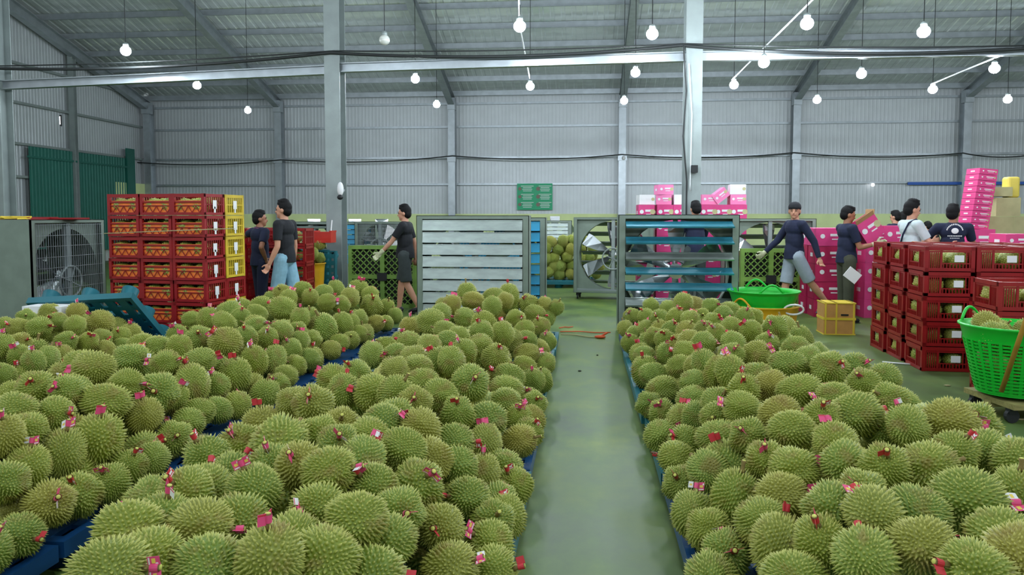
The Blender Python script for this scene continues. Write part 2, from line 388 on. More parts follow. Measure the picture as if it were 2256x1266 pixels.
# ------------------------------------------------------------ lamps
def make_lamp(lit=True):
    t = empty('pendant_lamp', (0, 0, 0), label='x', cat='lamp', group='bare bulb lamps hanging from the roof')
    m = MB(); m.ell((0, 0, 0), (.085, .085, .08), n=16, m=10); m.build('bulb', 'bulb' if lit else 'bulboff', t, True)
    m = MB(); m.lathe([(.03, .06), (.045, .075), (.045, .12), (.02, .14)], 12); m.build('socket', 'steel_d', t, True)
    return t
lamp0 = None
def lamp(p, label, lit=True):
    global lamp0
    if lit:
        if lamp0 is None: lamp0 = make_lamp(); o = lamp0
        else: o = copy_tree(lamp0)
    else: o = make_lamp(False)
    o.location = p; o['label'] = label
    m = MB(); h = roof_z(p.y) - p.z; m.tube([(0, 0, .13), (0, 0, h)], .006, 5); m.build('cord', 'wire', o)
    return o
ZL = 4.2
for px, py, lb in ((277, 112, 'lit bulb hanging leftmost, over the green sheet screen'), (434, 188, 'lit bulb hanging second from the left, below the tie beam'), (546, 243, 'lit bulb low in front of the back wall, left of the first wall column'),
        (915, 174, 'lit bulb just below the tie beam, above the man in dark shorts'), (962, 230, 'small lit bulb beside the second wall column'), (1168, 190, 'lit bulb under the tie beam at the end of the white cable'),
        (1145, 58, 'large lit bulb on the white cable above the middle pile'), (1437, 75, 'lit bulb high, left of the second tall column'), (1400, 160, 'lit bulb under the tie beam left of the second tall column'),
        (1375, 222, 'lit bulb in front of the top of the third wall column'), (1617, 187, 'lit bulb at the lower end of the slanting white cable'), (1778, 52, 'largest lit bulb, high above the man in the cap'),
        (1683, 138, 'small lit bulb against the tie beam'), (1898, 163, 'lit bulb under the tie beam right of the cap man'), (1800, 220, 'small lit bulb just right of the fourth wall column'),
        (2035, 70, 'lit bulb high near the right, hanging on a long cord'), (2055, 197, 'lit bulb below the tie beam at the right cable end'), (2191, 151, 'lit bulb beside the tie beam near the right edge'), (2220, 219, 'small lit bulb at the far right')):
    Y = (ZL - CAM_Z) * F_PX / (476 - py)
    if (px, py) == (1683, 138): Y = 12.2
    lamp(at(px, py, Y), lb)
lamp(at(847, 88, 11.6), 'unlit white lamp hanging right of the first tall column', False)
k = 0
for y in (8, 4.5, 1, -2):
    for x in (-8.5, -4.2, -.1, 4, 8.3):
        lamp(Vector((x + .3 * math.sin(y * 3), y, ZL)), 'lit bulb overhead above the picture, %s, over the %s' % ({8: 'fourth row', 4.5: 'third row', 1: 'second row', -2: 'row behind the viewer'}[y], {-8.5: 'far-left fan', -4.2: 'left pile', -.1: 'middle aisle', 4: 'right pile', 8.3: 'right crates'}[x]))
for y in (2, 8, 14, 19):
    lamp(Vector((13.5, y, ZL)), 'lit bulb right of the picture, %s' % {2: 'nearest of four', 8: 'second of four', 14: 'third of four', 19: 'farthest of four'}[y])

# ------------------------------------------------------------ durians
def hull(n, seed, jit=.35):
    r = np.random.default_rng(seed)
    i = np.arange(n) + .5
    ph = np.arccos(1 - 2 * i / n); th = math.pi * (1 + 5 ** .5) * i
    P = np.stack([np.cos(th) * np.sin(ph), np.sin(th) * np.sin(ph), np.cos(ph)], 1)
    P += r.normal(size=P.shape) * jit * .9 / math.sqrt(n); P /= np.linalg.norm(P, axis=1)[:, None]
    bm = bmesh.new()
    for p in P: bm.verts.new(p)
    bm.verts.ensure_lookup_table(); bm.verts.index_update()
    bmesh.ops.convex_hull(bm, input=bm.verts)
    bmesh.ops.triangulate(bm, faces=bm.faces)
    bm.verts.index_update(); T = np.array([[v.index for v in f.verts] for f in bm.faces])
    V = np.array([v.co for v in bm.verts]); bm.free()
    nn = np.cross(V[T[:, 1]] - V[T[:, 0]], V[T[:, 2]] - V[T[:, 0]]); c = V[T].mean(1)
    fl = (nn * c).sum(1) < 0; T[fl] = T[fl][:, ::-1]
    return V, T

def durian_arrays(n, seed, h=.205, mids=True):
    V, T = hull(n, seed); r = np.random.default_rng(seed + 50)
    ph0 = r.uniform(0, 6.28); lob = r.uniform(.035, .09); skew = r.uniform(-.07, .07, 2); asym = r.uniform(-.08, .1)
    def shape(d, hh):
        th = np.arctan2(d[:, 1], d[:, 0]); s = np.sqrt(np.clip(1 - d[:, 2] ** 2, 0, 1)); z = d[:, 2]
        rad = .865 * (1 + lob * np.cos(5 * th + ph0 + .3 * z) * s + .04 * np.cos(th + ph0 * 2) * s + asym * z * (1 - z * z))
        rad = rad * (1 - .10 * np.clip(z - .86, 0, 1) / .14)
        p = d * (rad + hh)[:, None]
        p[:, 0] += skew[0] * z * z; p[:, 1] += skew[1] * z * z
        return p
    hh = h * r.uniform(.7, 1.2, len(V)); tips = shape(V, hh) + r.normal(size=V.shape) * .017
    cen = V[T].mean(1); cen /= np.linalg.norm(cen, axis=1)[:, None]
    base = shape(cen, np.zeros(len(cen)))
    # a small ring vertex per (tip, centroid) pulls the thorn flanks in, so the thorns are sharp
    nt = len(tips); nb = len(base)
    e = {}
    for fi, t in enumerate(T):
        for a, b in ((0, 1), (1, 2), (2, 0)): e[(t[a], t[b])] = fi
    pairs = {}; F = []
    def mid(a, f):
        if (a, f) not in pairs: pairs[(a, f)] = nt + nb + len(pairs)
        return pairs[(a, f)]
    for (a, b), f1 in e.items():
        f2 = e.get((b, a))
        if f2 is None: continue
        if not mids: F.append((a, nt + f2, nt + f1)); continue
        m1, m2 = mid(a, f1), mid(a, f2)
        F += [(a, m2, m1), (m2, nt + f2, nt + f1), (m2, nt + f1, m1)]
    parts = [tips, base]; tp = [np.ones(nt), np.zeros(nb)]
    if mids:
        pa = np.array([k[0] for k in pairs]); pf = np.array([k[1] for k in pairs])
        root = shape(V, np.zeros(len(V)))
        parts.append(root[pa] * .50 + base[pf] * .50 + (tips[pa] - root[pa]) * .30); tp.append(np.full(len(pa), .12))
    return np.concatenate(parts), np.array(F), np.concatenate(tp)

def mesh_np(name, V, F, mats, tip=None, mi=None, vary=None):
    me = bpy.data.meshes.new(name)
    me.vertices.add(len(V)); me.vertices.foreach_set('co', V.astype(np.float32).ravel())
    me.loops.add(F.size); me.loops.foreach_set('vertex_index', F.astype(np.int32).ravel())
    me.polygons.add(len(F)); me.polygons.foreach_set('loop_start', np.arange(0, F.size, 3, dtype=np.int32)); me.polygons.foreach_set('loop_total', np.full(len(F), 3, np.int32))
    for m in mats: me.materials.append(MT[m])
    if mi is not None: me.polygons.foreach_set('material_index', mi.astype(np.int32))
    for nm, a in (('tip', tip), ('vary', vary)):
        if a is not None:
            at_ = me.attributes.new(nm, 'FLOAT', 'POINT'); at_.data.foreach_set('value', a.astype(np.float32))
    me.update(calc_edges=True); me.validate(); return me

NEAR = [durian_arrays(560 + 70 * (k % 3), 10 + k) for k in range(7)]
FARV = [durian_arrays(230, 40 + k, .14, False) for k in range(3)]
BODY = [mesh_np('durian_body', *d[:2], ['husk'], d[2]) for d in NEAR]

def stem_mb():
    m = MB()
    m.tube([(0, 0, .86), (.01, 0, .98), (.02, .01, 1.12), (.03, .01, 1.24), (.03, .01, 1.27)], [.13, .085, .075, .105, .09], 10, 0)
    m.lathe([(.088, 0), (.08, .012)], 10, 1, c=(.03, .01, 1.265))
    return m
def tag_mb(kind, s=1.3):
    # mats: 0 pink 1 white 2 yellow 3 red
    m = MB(); z0 = 1.02; z1 = 1.24
    m.tube([(.02, .01, z0), (.03, .01, z1)], [.115, .13], 12, 3 if kind in (1, 3) else 0, cap=False)
    def panel(c, u, v, w, h, mi=0):
        c = Vector(c); w *= s; h *= s; c = Vector((c.x * s, c.y * s, c.z)); u = Vector(u).normalized(); v = Vector(v).normalized(); n_ = u.cross(v)
        M = Matrix((u, v, n_)).transposed().to_4x4(); M.translation = c
        m.box((0, 0, 0), (w, h, .008), mi, M)
        m.box((0, 0, .005), (w * .55, h * .3, .006), 2 if kind != 1 else 1, M)
        m.lathe([(h * .12, .004), (h * .12, .011)], 8, 1, M, c=(w * .33, h * .25, 0))
        m.box((0, -h * .36, .005), (w * .8, h * .12, .006), 1, M); m.box((0, h * .38, -.003), (w * .9, h * .14, .012), 3, M)
    if kind == 0:
        panel((.20, -.02, 1.14), (1, -.25, .1), (0, 0, 1), .24, .24); panel((-.13, -.05, 1.13), (1, .3, 0), (0, 0, 1), .2, .24)
    elif kind == 1:
        panel((.19, .06, 1.14), (1, .3, -.1), (.1, 0, 1), .22, .22, 3)
    elif kind == 2:
        panel((.2, 0, 1.15), (1, -.1, .2), (-.1, 0, 1), .22, .26); panel((-.2, 0, 1.12), (1, .2, .15), (0, .1, 1), .2, .2, 1)
    else:
        panel((0, -.19, 1.12), (0, 1, -.2), (.1, 0, 1), .2, .24); panel((.02, .2, 1.13), (0, 1, .2), (0, 0, 1), .2, .22, 3)
    return m
_m = MB(); _s = stem_mb(); _m.v = _s.v; _m.f = [f for f, k in zip(_s.f, _s.m) if k == 0]; _m.m = [0] * len(_m.f)
_m.v = _m.v[:50]; STEM = _m.mesh('stem', ['stem'], True)
_m = MB(); _m.lathe([(.088, 0), (.08, .012)], 10, 0, c=(.03, .01, 1.265)); CUT = _m.mesh('cut_end', ['cut'], True)
TAGS = [tag_mb(k).mesh('paper_tag', ['pink', 'white', 'yellow', 'red']) for k in range(4)]

def dmat(x, y, z, rw, rl, tilt, az, spin):
    M = Matrix.Rotation(az, 4, 'Z') @ Matrix.Rotation(tilt, 4, 'Y') @ Matrix.Rotation(spin, 4, 'Z')
    M = Matrix.Translation((x, y, z)) @ M @ Matrix.Diagonal((rw, rw, rl, 1)); return M

def durian(x, y, z, rw, rl, tilt, az, label, group, i, tagk=None):
    M = dmat(x, y, z, rw, rl, R(tilt), R(az), rnd.uniform(0, 6.28))
    o = link('durian', BODY[i % len(BODY)], None, label, 'durian', group)
    o.matrix_world = M
    st = link('stem', STEM, o); link('cut_end', CUT, st)
    tk = (i * 7 + i // 3) % 6 if tagk is None else tagk
    if tk < 4: link('paper_tag', TAGS[tk], o)
    elif tk == 4: link('paper_tag', TAGS[1], o)
    return o

class Stuff:
    def __init__(self): self.V = []; self.F = []; self.T = []; self.M = []; self.Y = []; self.n = 0
    def add(self, V, F, M4, mi, tip=None, vary=0.0):
        A = np.array(M4); P = V @ A[:3, :3].T + A[:3, 3]
        self.V.append(P); self.F.append(F + self.n); self.n += len(P)
        self.T.append(tip if tip is not None else np.zeros(len(P))); self.M.append(np.full(len(F), mi)); self.Y.append(np.full(len(P), vary))
STF = Stuff()
def tri_arrays(mb):
    V = np.array([tuple(v) for v in mb.v]); by = {}
    for f, m in zip(mb.f, mb.m):
        for k in range(1, len(f) - 1): by.setdefault(m, []).append((f[0], f[k], f[k + 1]))
    return V, {m: np.array(t) for m, t in by.items()}
STEM_A = tri_arrays(stem_mb()); TAG_A = [tri_arrays(tag_mb(k)) for k in range(4)]
def stuff_durian(x, y, z, rw, rl, tilt, az, i, near=True, tagk=None, parts=True):
    M = dmat(x, y, z, rw, rl, tilt, az, i * 1.7)
    d = (NEAR if near else FARV)[i % (7 if near else 3)]
    STF.add(d[0], d[1], M, 0, d[2], (i * .618) % 1)
    if parts:
        for mi, t in STEM_A[1].items(): STF.add(STEM_A[0], t, M, 1 + mi)
        k = (i * 5) % 6
        if k < 4:
            for mi, t in TAG_A[k][1].items(): STF.add(TAG_A[k][0], t, M, 3 + mi)

VIS = '2 -815 1821 604 88 100 2 74;3 966 2169 561 88 100 93 9;3 1248 2512 570 104 122 84 349;3 796 2143 529 88 100 57 81;2 -681 2149 582 88 100 90 208;2 -1156 1676 630 88 100 84 6;2 -712 1954 552 88 100 71 203;3 889 2329 585 88 100 66 104;2 -986 1837 570 88 100 89 6;2 -1114 2030 587 88 100 93 12;3 1019 1992 571 88 100 70 191;0 -2220 2848 294 100 108 62 324;3 656 2476 408 99 113 30 64;3 1281 2860 565 94 118 78 13;0 -2392 3403 395 119 141 12 21;2 -886 2487 605 88 100 78 0;3 743 2329 479 88 100 26 224;2 -1286 1959 603 88 100 88 13;2 -1098 2362 571 88 100 23 193;2 -1160 1842 574 88 100 80 358;2 -441 2385 331 88 100 69 0;2 -507 2573 380 88 100 65 267;3 616 3013 370 96 121 12 3;3 1643 3486 567 111 128 92 355;3 820 2489 532 97 104 60 285;2 -1068 2192 541 88 100 54 265;3 1087 2758 585 88 100 38 253;2 -625 2708 481 101 109 50 319;0 -2220 2681 237 88 100 89 343;0 -2401 3187 396 90 128 8 33;3 1264 3589 565 104 140 80 18;2 -1234 2892 565 119 128 63 77;3 734 2799 461 88 100 83 4;2 -846 2281 555 88 100 69 250;3 518 2689 281 91 100 59 274;3 911 3315 569 88 107 91 342;2 -621 2433 490 88 100 70 296;2 -716 2890 563 88 102 72 172;3 1432 3415 569 88 100 34 105;2 -1303 2300 579 88 100 45 255;3 562 3365 348 95 103 67 122;3 998 2905 554 88 100 93 26;2 -1029 2583 583 88 100 45 267;0 -2553 3720 504 100 137 80 186;3 637 2661 414 88 100 97 331;3 821 2941 513 88 100 83 20;2 -472 2974 339 88 100 73 214;3 486 2885 283 88 100 66 290;0 -2236 3041 259 100 108 33 285;2 -619 2261 464 88 100 94 192;2 -341 2681 280 88 100 51 213;3 1047 2404 560 88 100 81 151;2 -1309 3471 581 101 112 55 278;0 -2477 4094 466 121 134 74 292;0 -2220 3242 242 95 102 36 276;2 -607 2055 456 88 100 91 351;2 -662 4306 512 114 123 64 290;0 -2369 2803 403 88 100 65 275;3 625 2214 422 88 100 94 346;3 759 3457 492 88 100 60 236;3 1171 2077 580 88 100 74 56;2 -748 2559 521 88 100 40 233;3 1213 2245 558 88 100 99 159;0 -2990 4255 568 104 132 87 183;0 -2287 3905 254 106 118 67 311;3 1606 3107 556 88 100 68 6;2 -1483 2767 542 88 100 27 235;3 1461 2593 569 88 100 3 182;0 -2425 3867 390 95 111 6 230;2 -835 2727 567 88 100 36 63;0 -2624 3418 521 88 100 85 349;3 1441 3015 572 88 100 31 329;3 756 3100 484 88 100 35 247;3 1499 4670 569 108 117 59 286;0 -2435 3004 393 90 105 12 86;2 -320 2510 258 88 100 76 359;2 -354 2854 294 88 100 49 294;3 1139 4015 576 88 128 83 10;3 453 3082 270 88 100 28 66;0 -2473 4468 444 104 133 34 147;2 -636 3694 494 88 100 37 279;3 1026 3104 567 88 100 34 102;3 666 3674 413 88 120 88 4;0 -2545 3004 532 88 100 16 300;3 1641 2937 577 88 100 75 18;2 -346 3954 282 88 105 71 349;3 796 3788 527 88 100 73 178;2 -551 3158 412 88 100 93 167;0 -2641 5244 556 118 127 44 223;0 -2416 4924 388 117 133 2 282;2 -1746 3611 324 113 125 45 265;0 -2940 3697 570 98 106 52 299;2 -726 3226 549 88 100 45 205;3 1091 3495 571 88 100 40 256;3 1553 3910 568 88 100 65 207;2 -488 3665 359 88 100 29 112;0 -2220 3589 237 88 100 56 115;0 -2570 3174 502 88 100 96 163;3 470 3758 278 88 100 90 152;2 -633 3022 485 88 100 50 242;3 456 3470 247 88 100 52 248;0 -2942 4562 569 101 126 87 343;2 -320 3398 237 88 100 28 234;3 440 2534 253 88 100 60 91;0 -2735 3666 570 88 100 63 274;2 -1282 2128 559 88 100 15 337;2 -1284 3856 558 88 100 28 84;0 -2241 3421 255 88 100 30 340;2 -522 3961 393 99 114 81 192;2 -1100 3815 557 102 117 71 192;2 -981 2867 571 88 100 49 294;0 -2701 3269 570 88 103 90 162;0 -2220 4943 260 101 113 17 44;3 1562 4273 568 88 100 54 228;0 -2574 3935 554 88 100 89 359;3 956 2608 545 88 100 55 239;2 -901 3022 564 88 100 98 155;2 -847 2063 536 88 100 64 101;3 1275 4789 569 88 122 97 169;2 -902 3225 576 88 100 72 11;2 -593 3344 455 88 100 86 8;2 -749 3818 560 88 100 80 175;3 440 4212 258 88 100 67 16;3 923 3567 568 88 102 93 11;3 1426 3647 470 95 109 54 219;2 -1325 2467 531 88 100 34 103;3 885 4476 562 94 128 24 152;2 -828 4595 588 88 100 28 103;2 -463 3317 319 88 100 12 67;3 857 4026 572 88 100 42 254;3 1024 4155 570 88 100 88 6;2 -828 3580 570 88 100 59 280;2 -1172 2676 547 88 100 26 266;3 540 3948 310 88 100 62 221;0 -2658 4478 561 88 100 71 356;3 544 5134 310 96 124 78 352;2 -623 5230 494 98 106 35 298;0 -2451 5295 417 102 129 14 248;2 -1340 2674 506 88 100 43 62;0 -2455 6823 440 130 156 25 220;0 -2244 4609 264 89 100 55 116;3 1818 3617 528 111 142 60 246;2 -1127 4316 574 88 100 72 91;2 -1128 3065 555 88 100 64 307;3 1152 5089 569 98 105 56 329;2 -320 3027 243 88 100 56 109;2 -1457 3581 554 88 100 74 310;0 -2306 4446 276 88 100 63 222;2 -957 3696 589 88 100 32 3;2 -1338 6388 570 115 131 93 355;0 -2311 4102 287 88 100 78 202;0 -2579 4735 521 88 122 72 19;0 -3009 7192 570 119 151 71 171;2 -476 4535 350 88 100 98 9;0 -2351 3713 249 99 116 66 1;3 1594 6360 569 106 118 58 232;0 -2884 5322 569 106 115 53 292;2 -384 3556 272 88 100 68 185;2 -1781 6091 327 106 139 60 110;3 637 4198 371 88 100 25 329;1 -4694 5982 534 95 119 80 350;3 1788 4576 545 88 100 78 209;1 -4474 6484 513 116 127 46 225;3 679 3494 328 107 136 20 158;0 -2417 4644 382 88 100 23 260;2 -670 6138 519 95 114 22 132;2 -1095 3236 546 88 100 50 292;0 -2847 4972 573 88 100 5 340;1 -4163 5222 378 88 113 2 250;2 -1418 4084 572 88 100 70 169;0 -2340 4275 300 88 104 96 203;3 440 4997 237 88 100 67 278;2 -894 4036 568 88 100 98 199;3 1277 3883 568 88 100 83 190;2 -1333 4236 567 88 100 42 250;3 700 3910 447 88 100 74 246;2 -393 4401 275 88 100 28 289;2 -366 5419 284 88 100 13 244;2 -1862 3011 255 112 130 90 157;3 650 4485 398 88 100 79 354;3 493 4586 284 88 100 43 244;0 -2403 5559 377 92 128 23 83;0 -2558 5793 508 88 100 41 291;3 1462 4958 569 88 100 74 83;3 700 4743 443 88 100 92 341;3 885 5580 557 88 100 87 27;3 830 4656 531 88 117 18 343;3 681 5337 429 88 100 72 332;2 -514 5116 386 92 120 69 192;0 -2220 2518 237 88 100 30 355;2 -320 4728 285 88 100 52 290;3 529 5637 306 93 113 97 355;0 -2433 8329 472 127 137 45 299;3 727 4093 478 88 100 39 296;2 -499 4755 375 88 118 87 200;2 -814 5010 570 88 100 31 226;3 1361 6186 569 89 100 50 205;0 -3021 4980 566 88 100 97 198;3 976 5022 569 88 100 49 276;2 -1112 2676 390 106 134 17 53;0 -3134 6214 570 88 127 67 157;0 -2624 5528 550 92 100 28 286;1 -4251 5495 366 88 112 31 98;3 2020 5754 359 114 130 58 300;2 -376 3191 237 88 100 73 70;1 -4284 6018 404 88 100 45 330;2 -1013 4448 565 88 100 79 207;1 -4516 6188 526 89 101 70 97;2 -903 7317 602 99 107 51 98;2 -1089 6714 569 88 100 84 182;0 -2283 6502 292 88 103 98 14;2 -548 2653 255 113 146 25 257;0 -2388 2855 237 88 100 77 182;2 -889 3398 560 88 100 97 155;2 -322 6183 268 88 100 58 70;2 -320 4248 237 88 100 34 327;1 -4361 5856 442 88 100 66 340;2 -1824 4033 299 114 128 6 154;3 1321 5488 570 88 100 37 276;2 -810 5875 570 95 102 25 223;2 -1151 7657 630 90 123 83 165;2 -1093 5164 569 88 100 58 77;1 -4323 5312 399 88 126 31 271;3 791 4877 525 88 128 24 152;0 -2535 6013 530 88 100 74 219;2 -474 6155 355 88 114 79 3;3 748 5488 500 88 100 83 168;1 -4478 5307 497 88 105 5 131;3 1058 8059 570 107 115 35 57;0 -2304 6018 301 88 100 81 206;3 661 6002 396 88 100 22 294;2 -1009 5414 571 88 100 95 14;0 -2577 3909 344 110 144 53 68;1 -4211 4979 332 88 100 27 287;2 -751 5347 553 88 100 79 203;1 -4789 6333 530 88 100 53 256;0 -2416 5910 388 94 102 26 258;3 1095 5547 569 88 100 48 113;0 -2305 5725 302 88 100 61 252;0 -3579 6781 520 100 117 12 106;3 522 6411 302 88 101 91 330;3 572 4351 314 88 104 27 64;0 -2431 7298 402 101 138 15 216;3 1484 5363 569 88 100 93 12;1 -4878 5980 531 88 100 65 248;0 -2220 5184 269 88 100 50 270;2 -443 7739 341 100 109 33 235;0 -2265 5426 283 88 100 83 178;0 -2626 6671 554 88 106 0 294;3 1035 5873 570 88 100 38 225;0 -2594 7748 545 97 105 65 237;3 995 4327 577 88 100 69 194;1 -4260 5672 350 88 100 11 242;2 -531 8058 432 99 124 92 344;0 -2706 7614 594 88 100 86 11;2 -645 8700 463 123 133 52 240;2 -456 5698 333 88 100 69 196;2 -1322 7408 610 92 101 26 73;2 -320 4556 237 88 100 26 176;2 -1263 5298 569 88 100 71 170;2 -928 4735 558 88 100 31 205;3 447 7197 272 88 100 33 251;1 -4482 5484 484 88 108 67 345;1 -5045 6953 529 100 114 2 280;3 491 5943 256 115 141 12 212;1 -4070 7350 431 88 100 95 175;2 -1242 4847 561 88 100 73 229;3 962 3303 390 112 131 21 116;0 -3133 6516 569 88 100 30 310;2 -1103 4740 569 88 100 69 69;1 -4207 6146 314 88 100 40 213;0 -2304 8020 308 96 116 70 349;0 -2713 5908 574 88 110 66 351;0 -2991 7871 611 90 100 30 301;1 -5316 6926 529 102 118 96 152;0 -2446 6184 417 88 100 26 89;0 -2606 8068 593 107 117 28 79;3 1232 6325 569 88 100 52 101;3 692 6392 441 88 100 42 258;3 637 6830 401 88 100 60 287;1 -4278 6485 379 93 100 48 283;0 -2498 4282 379 88 106 32 20;2 -655 7084 511 88 100 67 315;2 -320 8700 431 91 100 28 330;3 1455 6899 577 88 100 30 287;3 558 8700 335 100 108 61 243;3 950 6760 569 88 100 47 62;0 -3870 5156 291 114 133 12 329;0 -2289 6771 308 88 100 88 175;2 -806 7600 626 89 100 73 101;0 -2442 6454 389 89 100 74 249;0 -3119 6829 570 88 109 68 196;2 -557 6960 434 88 103 80 20;2 -347 7222 277 88 100 33 246;0 -3245 8305 650 98 118 89 337;2 -320 5641 239 88 104 26 266;2 -1109 5897 569 88 106 75 171;3 852 7014 553 88 100 26 312;2 -1792 7502 327 109 142 4 56;1 -4316 6248 405 88 100 91 336;0 -2677 8635 621 123 133 25 327;0 -2272 7046 284 88 100 53 293;1 -5049 6017 523 89 100 40 255;2 -509 6607 386 88 106 86 169;3 1310 7802 570 89 100 72 311;0 -3185 5052 570 88 100 79 358;3 808 5736 546 88 100 54 92;3 771 8700 461 95 102 61 85;2 -1347 6906 571 99 131 57 84;0 -2413 7773 397 103 111 62 109;2 -850 6319 570 106 129 27 212;3 1297 7096 569 88 100 98 198;0 -2618 4933 448 111 147 97 179;0 -2295 7388 297 88 100 93 3;3 451 8154 273 88 100 30 120;0 -3341 7414 571 106 123 98 0;0 -3734 6501 390 98 121 29 265;2 -656 6464 410 106 134 81 358;0 -2437 3282 255 106 140 16 276;3 842 6195 545 88 100 29 314;0 -2248 8680 312 88 100 18 139;3 1118 6575 569 88 100 55 305;3 624 7472 378 88 100 38 76;0 -3439 4789 470 114 153 97 355;3 970 6079 572 88 100 41 258;1 -5310 6595 529 88 100 68 309;0 -2391 8800 377 111 127 27 324;2 -391 6697 290 88 100 54 217;0 -2939 3997 470 100 131 34 262;3 757 7432 495 88 100 73 236;0 -2873 8416 639 97 129 14 202;0 -3894 4673 255 98 131 21 36;0 -2612 3529 365 106 128 16 144;0 -2925 8130 635 97 113 98 15;2 -951 5579 568 88 100 68 122;0 -2350 6230 255 98 118 1 27;0 -2248 8265 279 88 100 74 284;3 2068 7274 322 114 146 14 196;3 2091 5070 255 109 130 65 165;2 -821 8101 634 113 141 9 117;2 -465 8700 463 91 102 54 77;3 669 8022 418 88 100 34 207;0 -2522 6328 481 88 100 59 293;0 -2300 7588 255 103 117 12 149;2 -1744 6433 326 100 122 53 236;3 765 6540 498 88 100 35 287;0 -3429 6892 570 114 130 69 73;0 -2502 8513 573 100 108 59 68;1 -4303 6666 372 100 111 9 286;0 -2977 4133 390 101 116 12 87;1 -4548 5743 350 112 140 9 15;0 -3052 4804 470 109 142 40 113;3 1566 7033 560 88 100 69 236;3 761 5894 490 88 100 49 217;2 -954 7820 644 99 123 99 205;2 -1268 8036 639 109 143 12 138;3 1962 7439 410 105 137 33 119;3 512 6673 255 100 120 21 128;1 -4170 6350 307 88 100 86 158;2 -430 8700 300 101 134 31 7;0 -3185 7753 601 100 115 31 74;0 -3365 8037 627 105 123 51 268;3 959 8526 442 100 113 34 57;3 513 7608 296 88 100 31 59;1 -4857 7286 336 108 122 70 227;1 -4242 5155 255 106 132 3 246;2 -994 8656 305 98 118 36 77;0 -2628 6943 517 91 113 28 278;3 1075 6923 569 88 100 63 268;3 759 5050 477 88 100 5 29;0 -3613 7572 507 113 130 28 247;2 -1356 4279 390 103 118 2 296;3 1623 8537 432 105 136 84 330;3 1262 8485 478 114 148 58 119;3 712 6981 446 88 100 26 235;0 -3746 5561 279 107 138 73 343;2 -376 4892 272 88 100 35 274;0 -3844 8672 280 105 141 97 359;1 -4925 6259 430 104 134 79 201;3 1904 6272 361 97 130 68 57;1 -4686 5613 350 108 142 14 338;1 -4848 6902 430 101 129 66 180;0 -2425 5168 255 107 119 93 337;0 -2411 7501 387 88 109 4 282;0 -3651 8409 509 113 125 2 116;2 -777 5704 388 112 124 87 0;3 663 5357 255 103 129 95 157;2 -625 5447 306 98 109 30 123;2 -859 8700 463 118 128 45 269;0 -3097 8731 330 96 125 20 112;0 -2513 5676 295 102 117 6 20;2 -1172 8422 378 110 143 13 272;0 -3021 8035 526 102 122 93 202;3 1840 7020 332 102 118 34 102;2 -1808 7155 255 95 115 11 328;0 -3366 8625 472 106 133 43 248;1 -5577 7255 258 114 136 77 202;3 626 7126 281 109 131 23 132;2 -1535 8009 492 99 130 22 324;1 -5098 6649 430 104 121 17 78;2 -1881 8251 255 112 142 49 60;0 -2796 8661 332 101 134 71 24;2 -1555 8594 290 110 146 90 359;0 -2787 6071 564 88 106 72 191;1 -4070 7350 293 95 103 55 270;0 -2599 6175 516 88 100 43 266;0 -2619 8800 465 118 129 29 84;2 -1325 8700 463 92 108 79 331;2 -1136 8700 463 103 114 50 258'
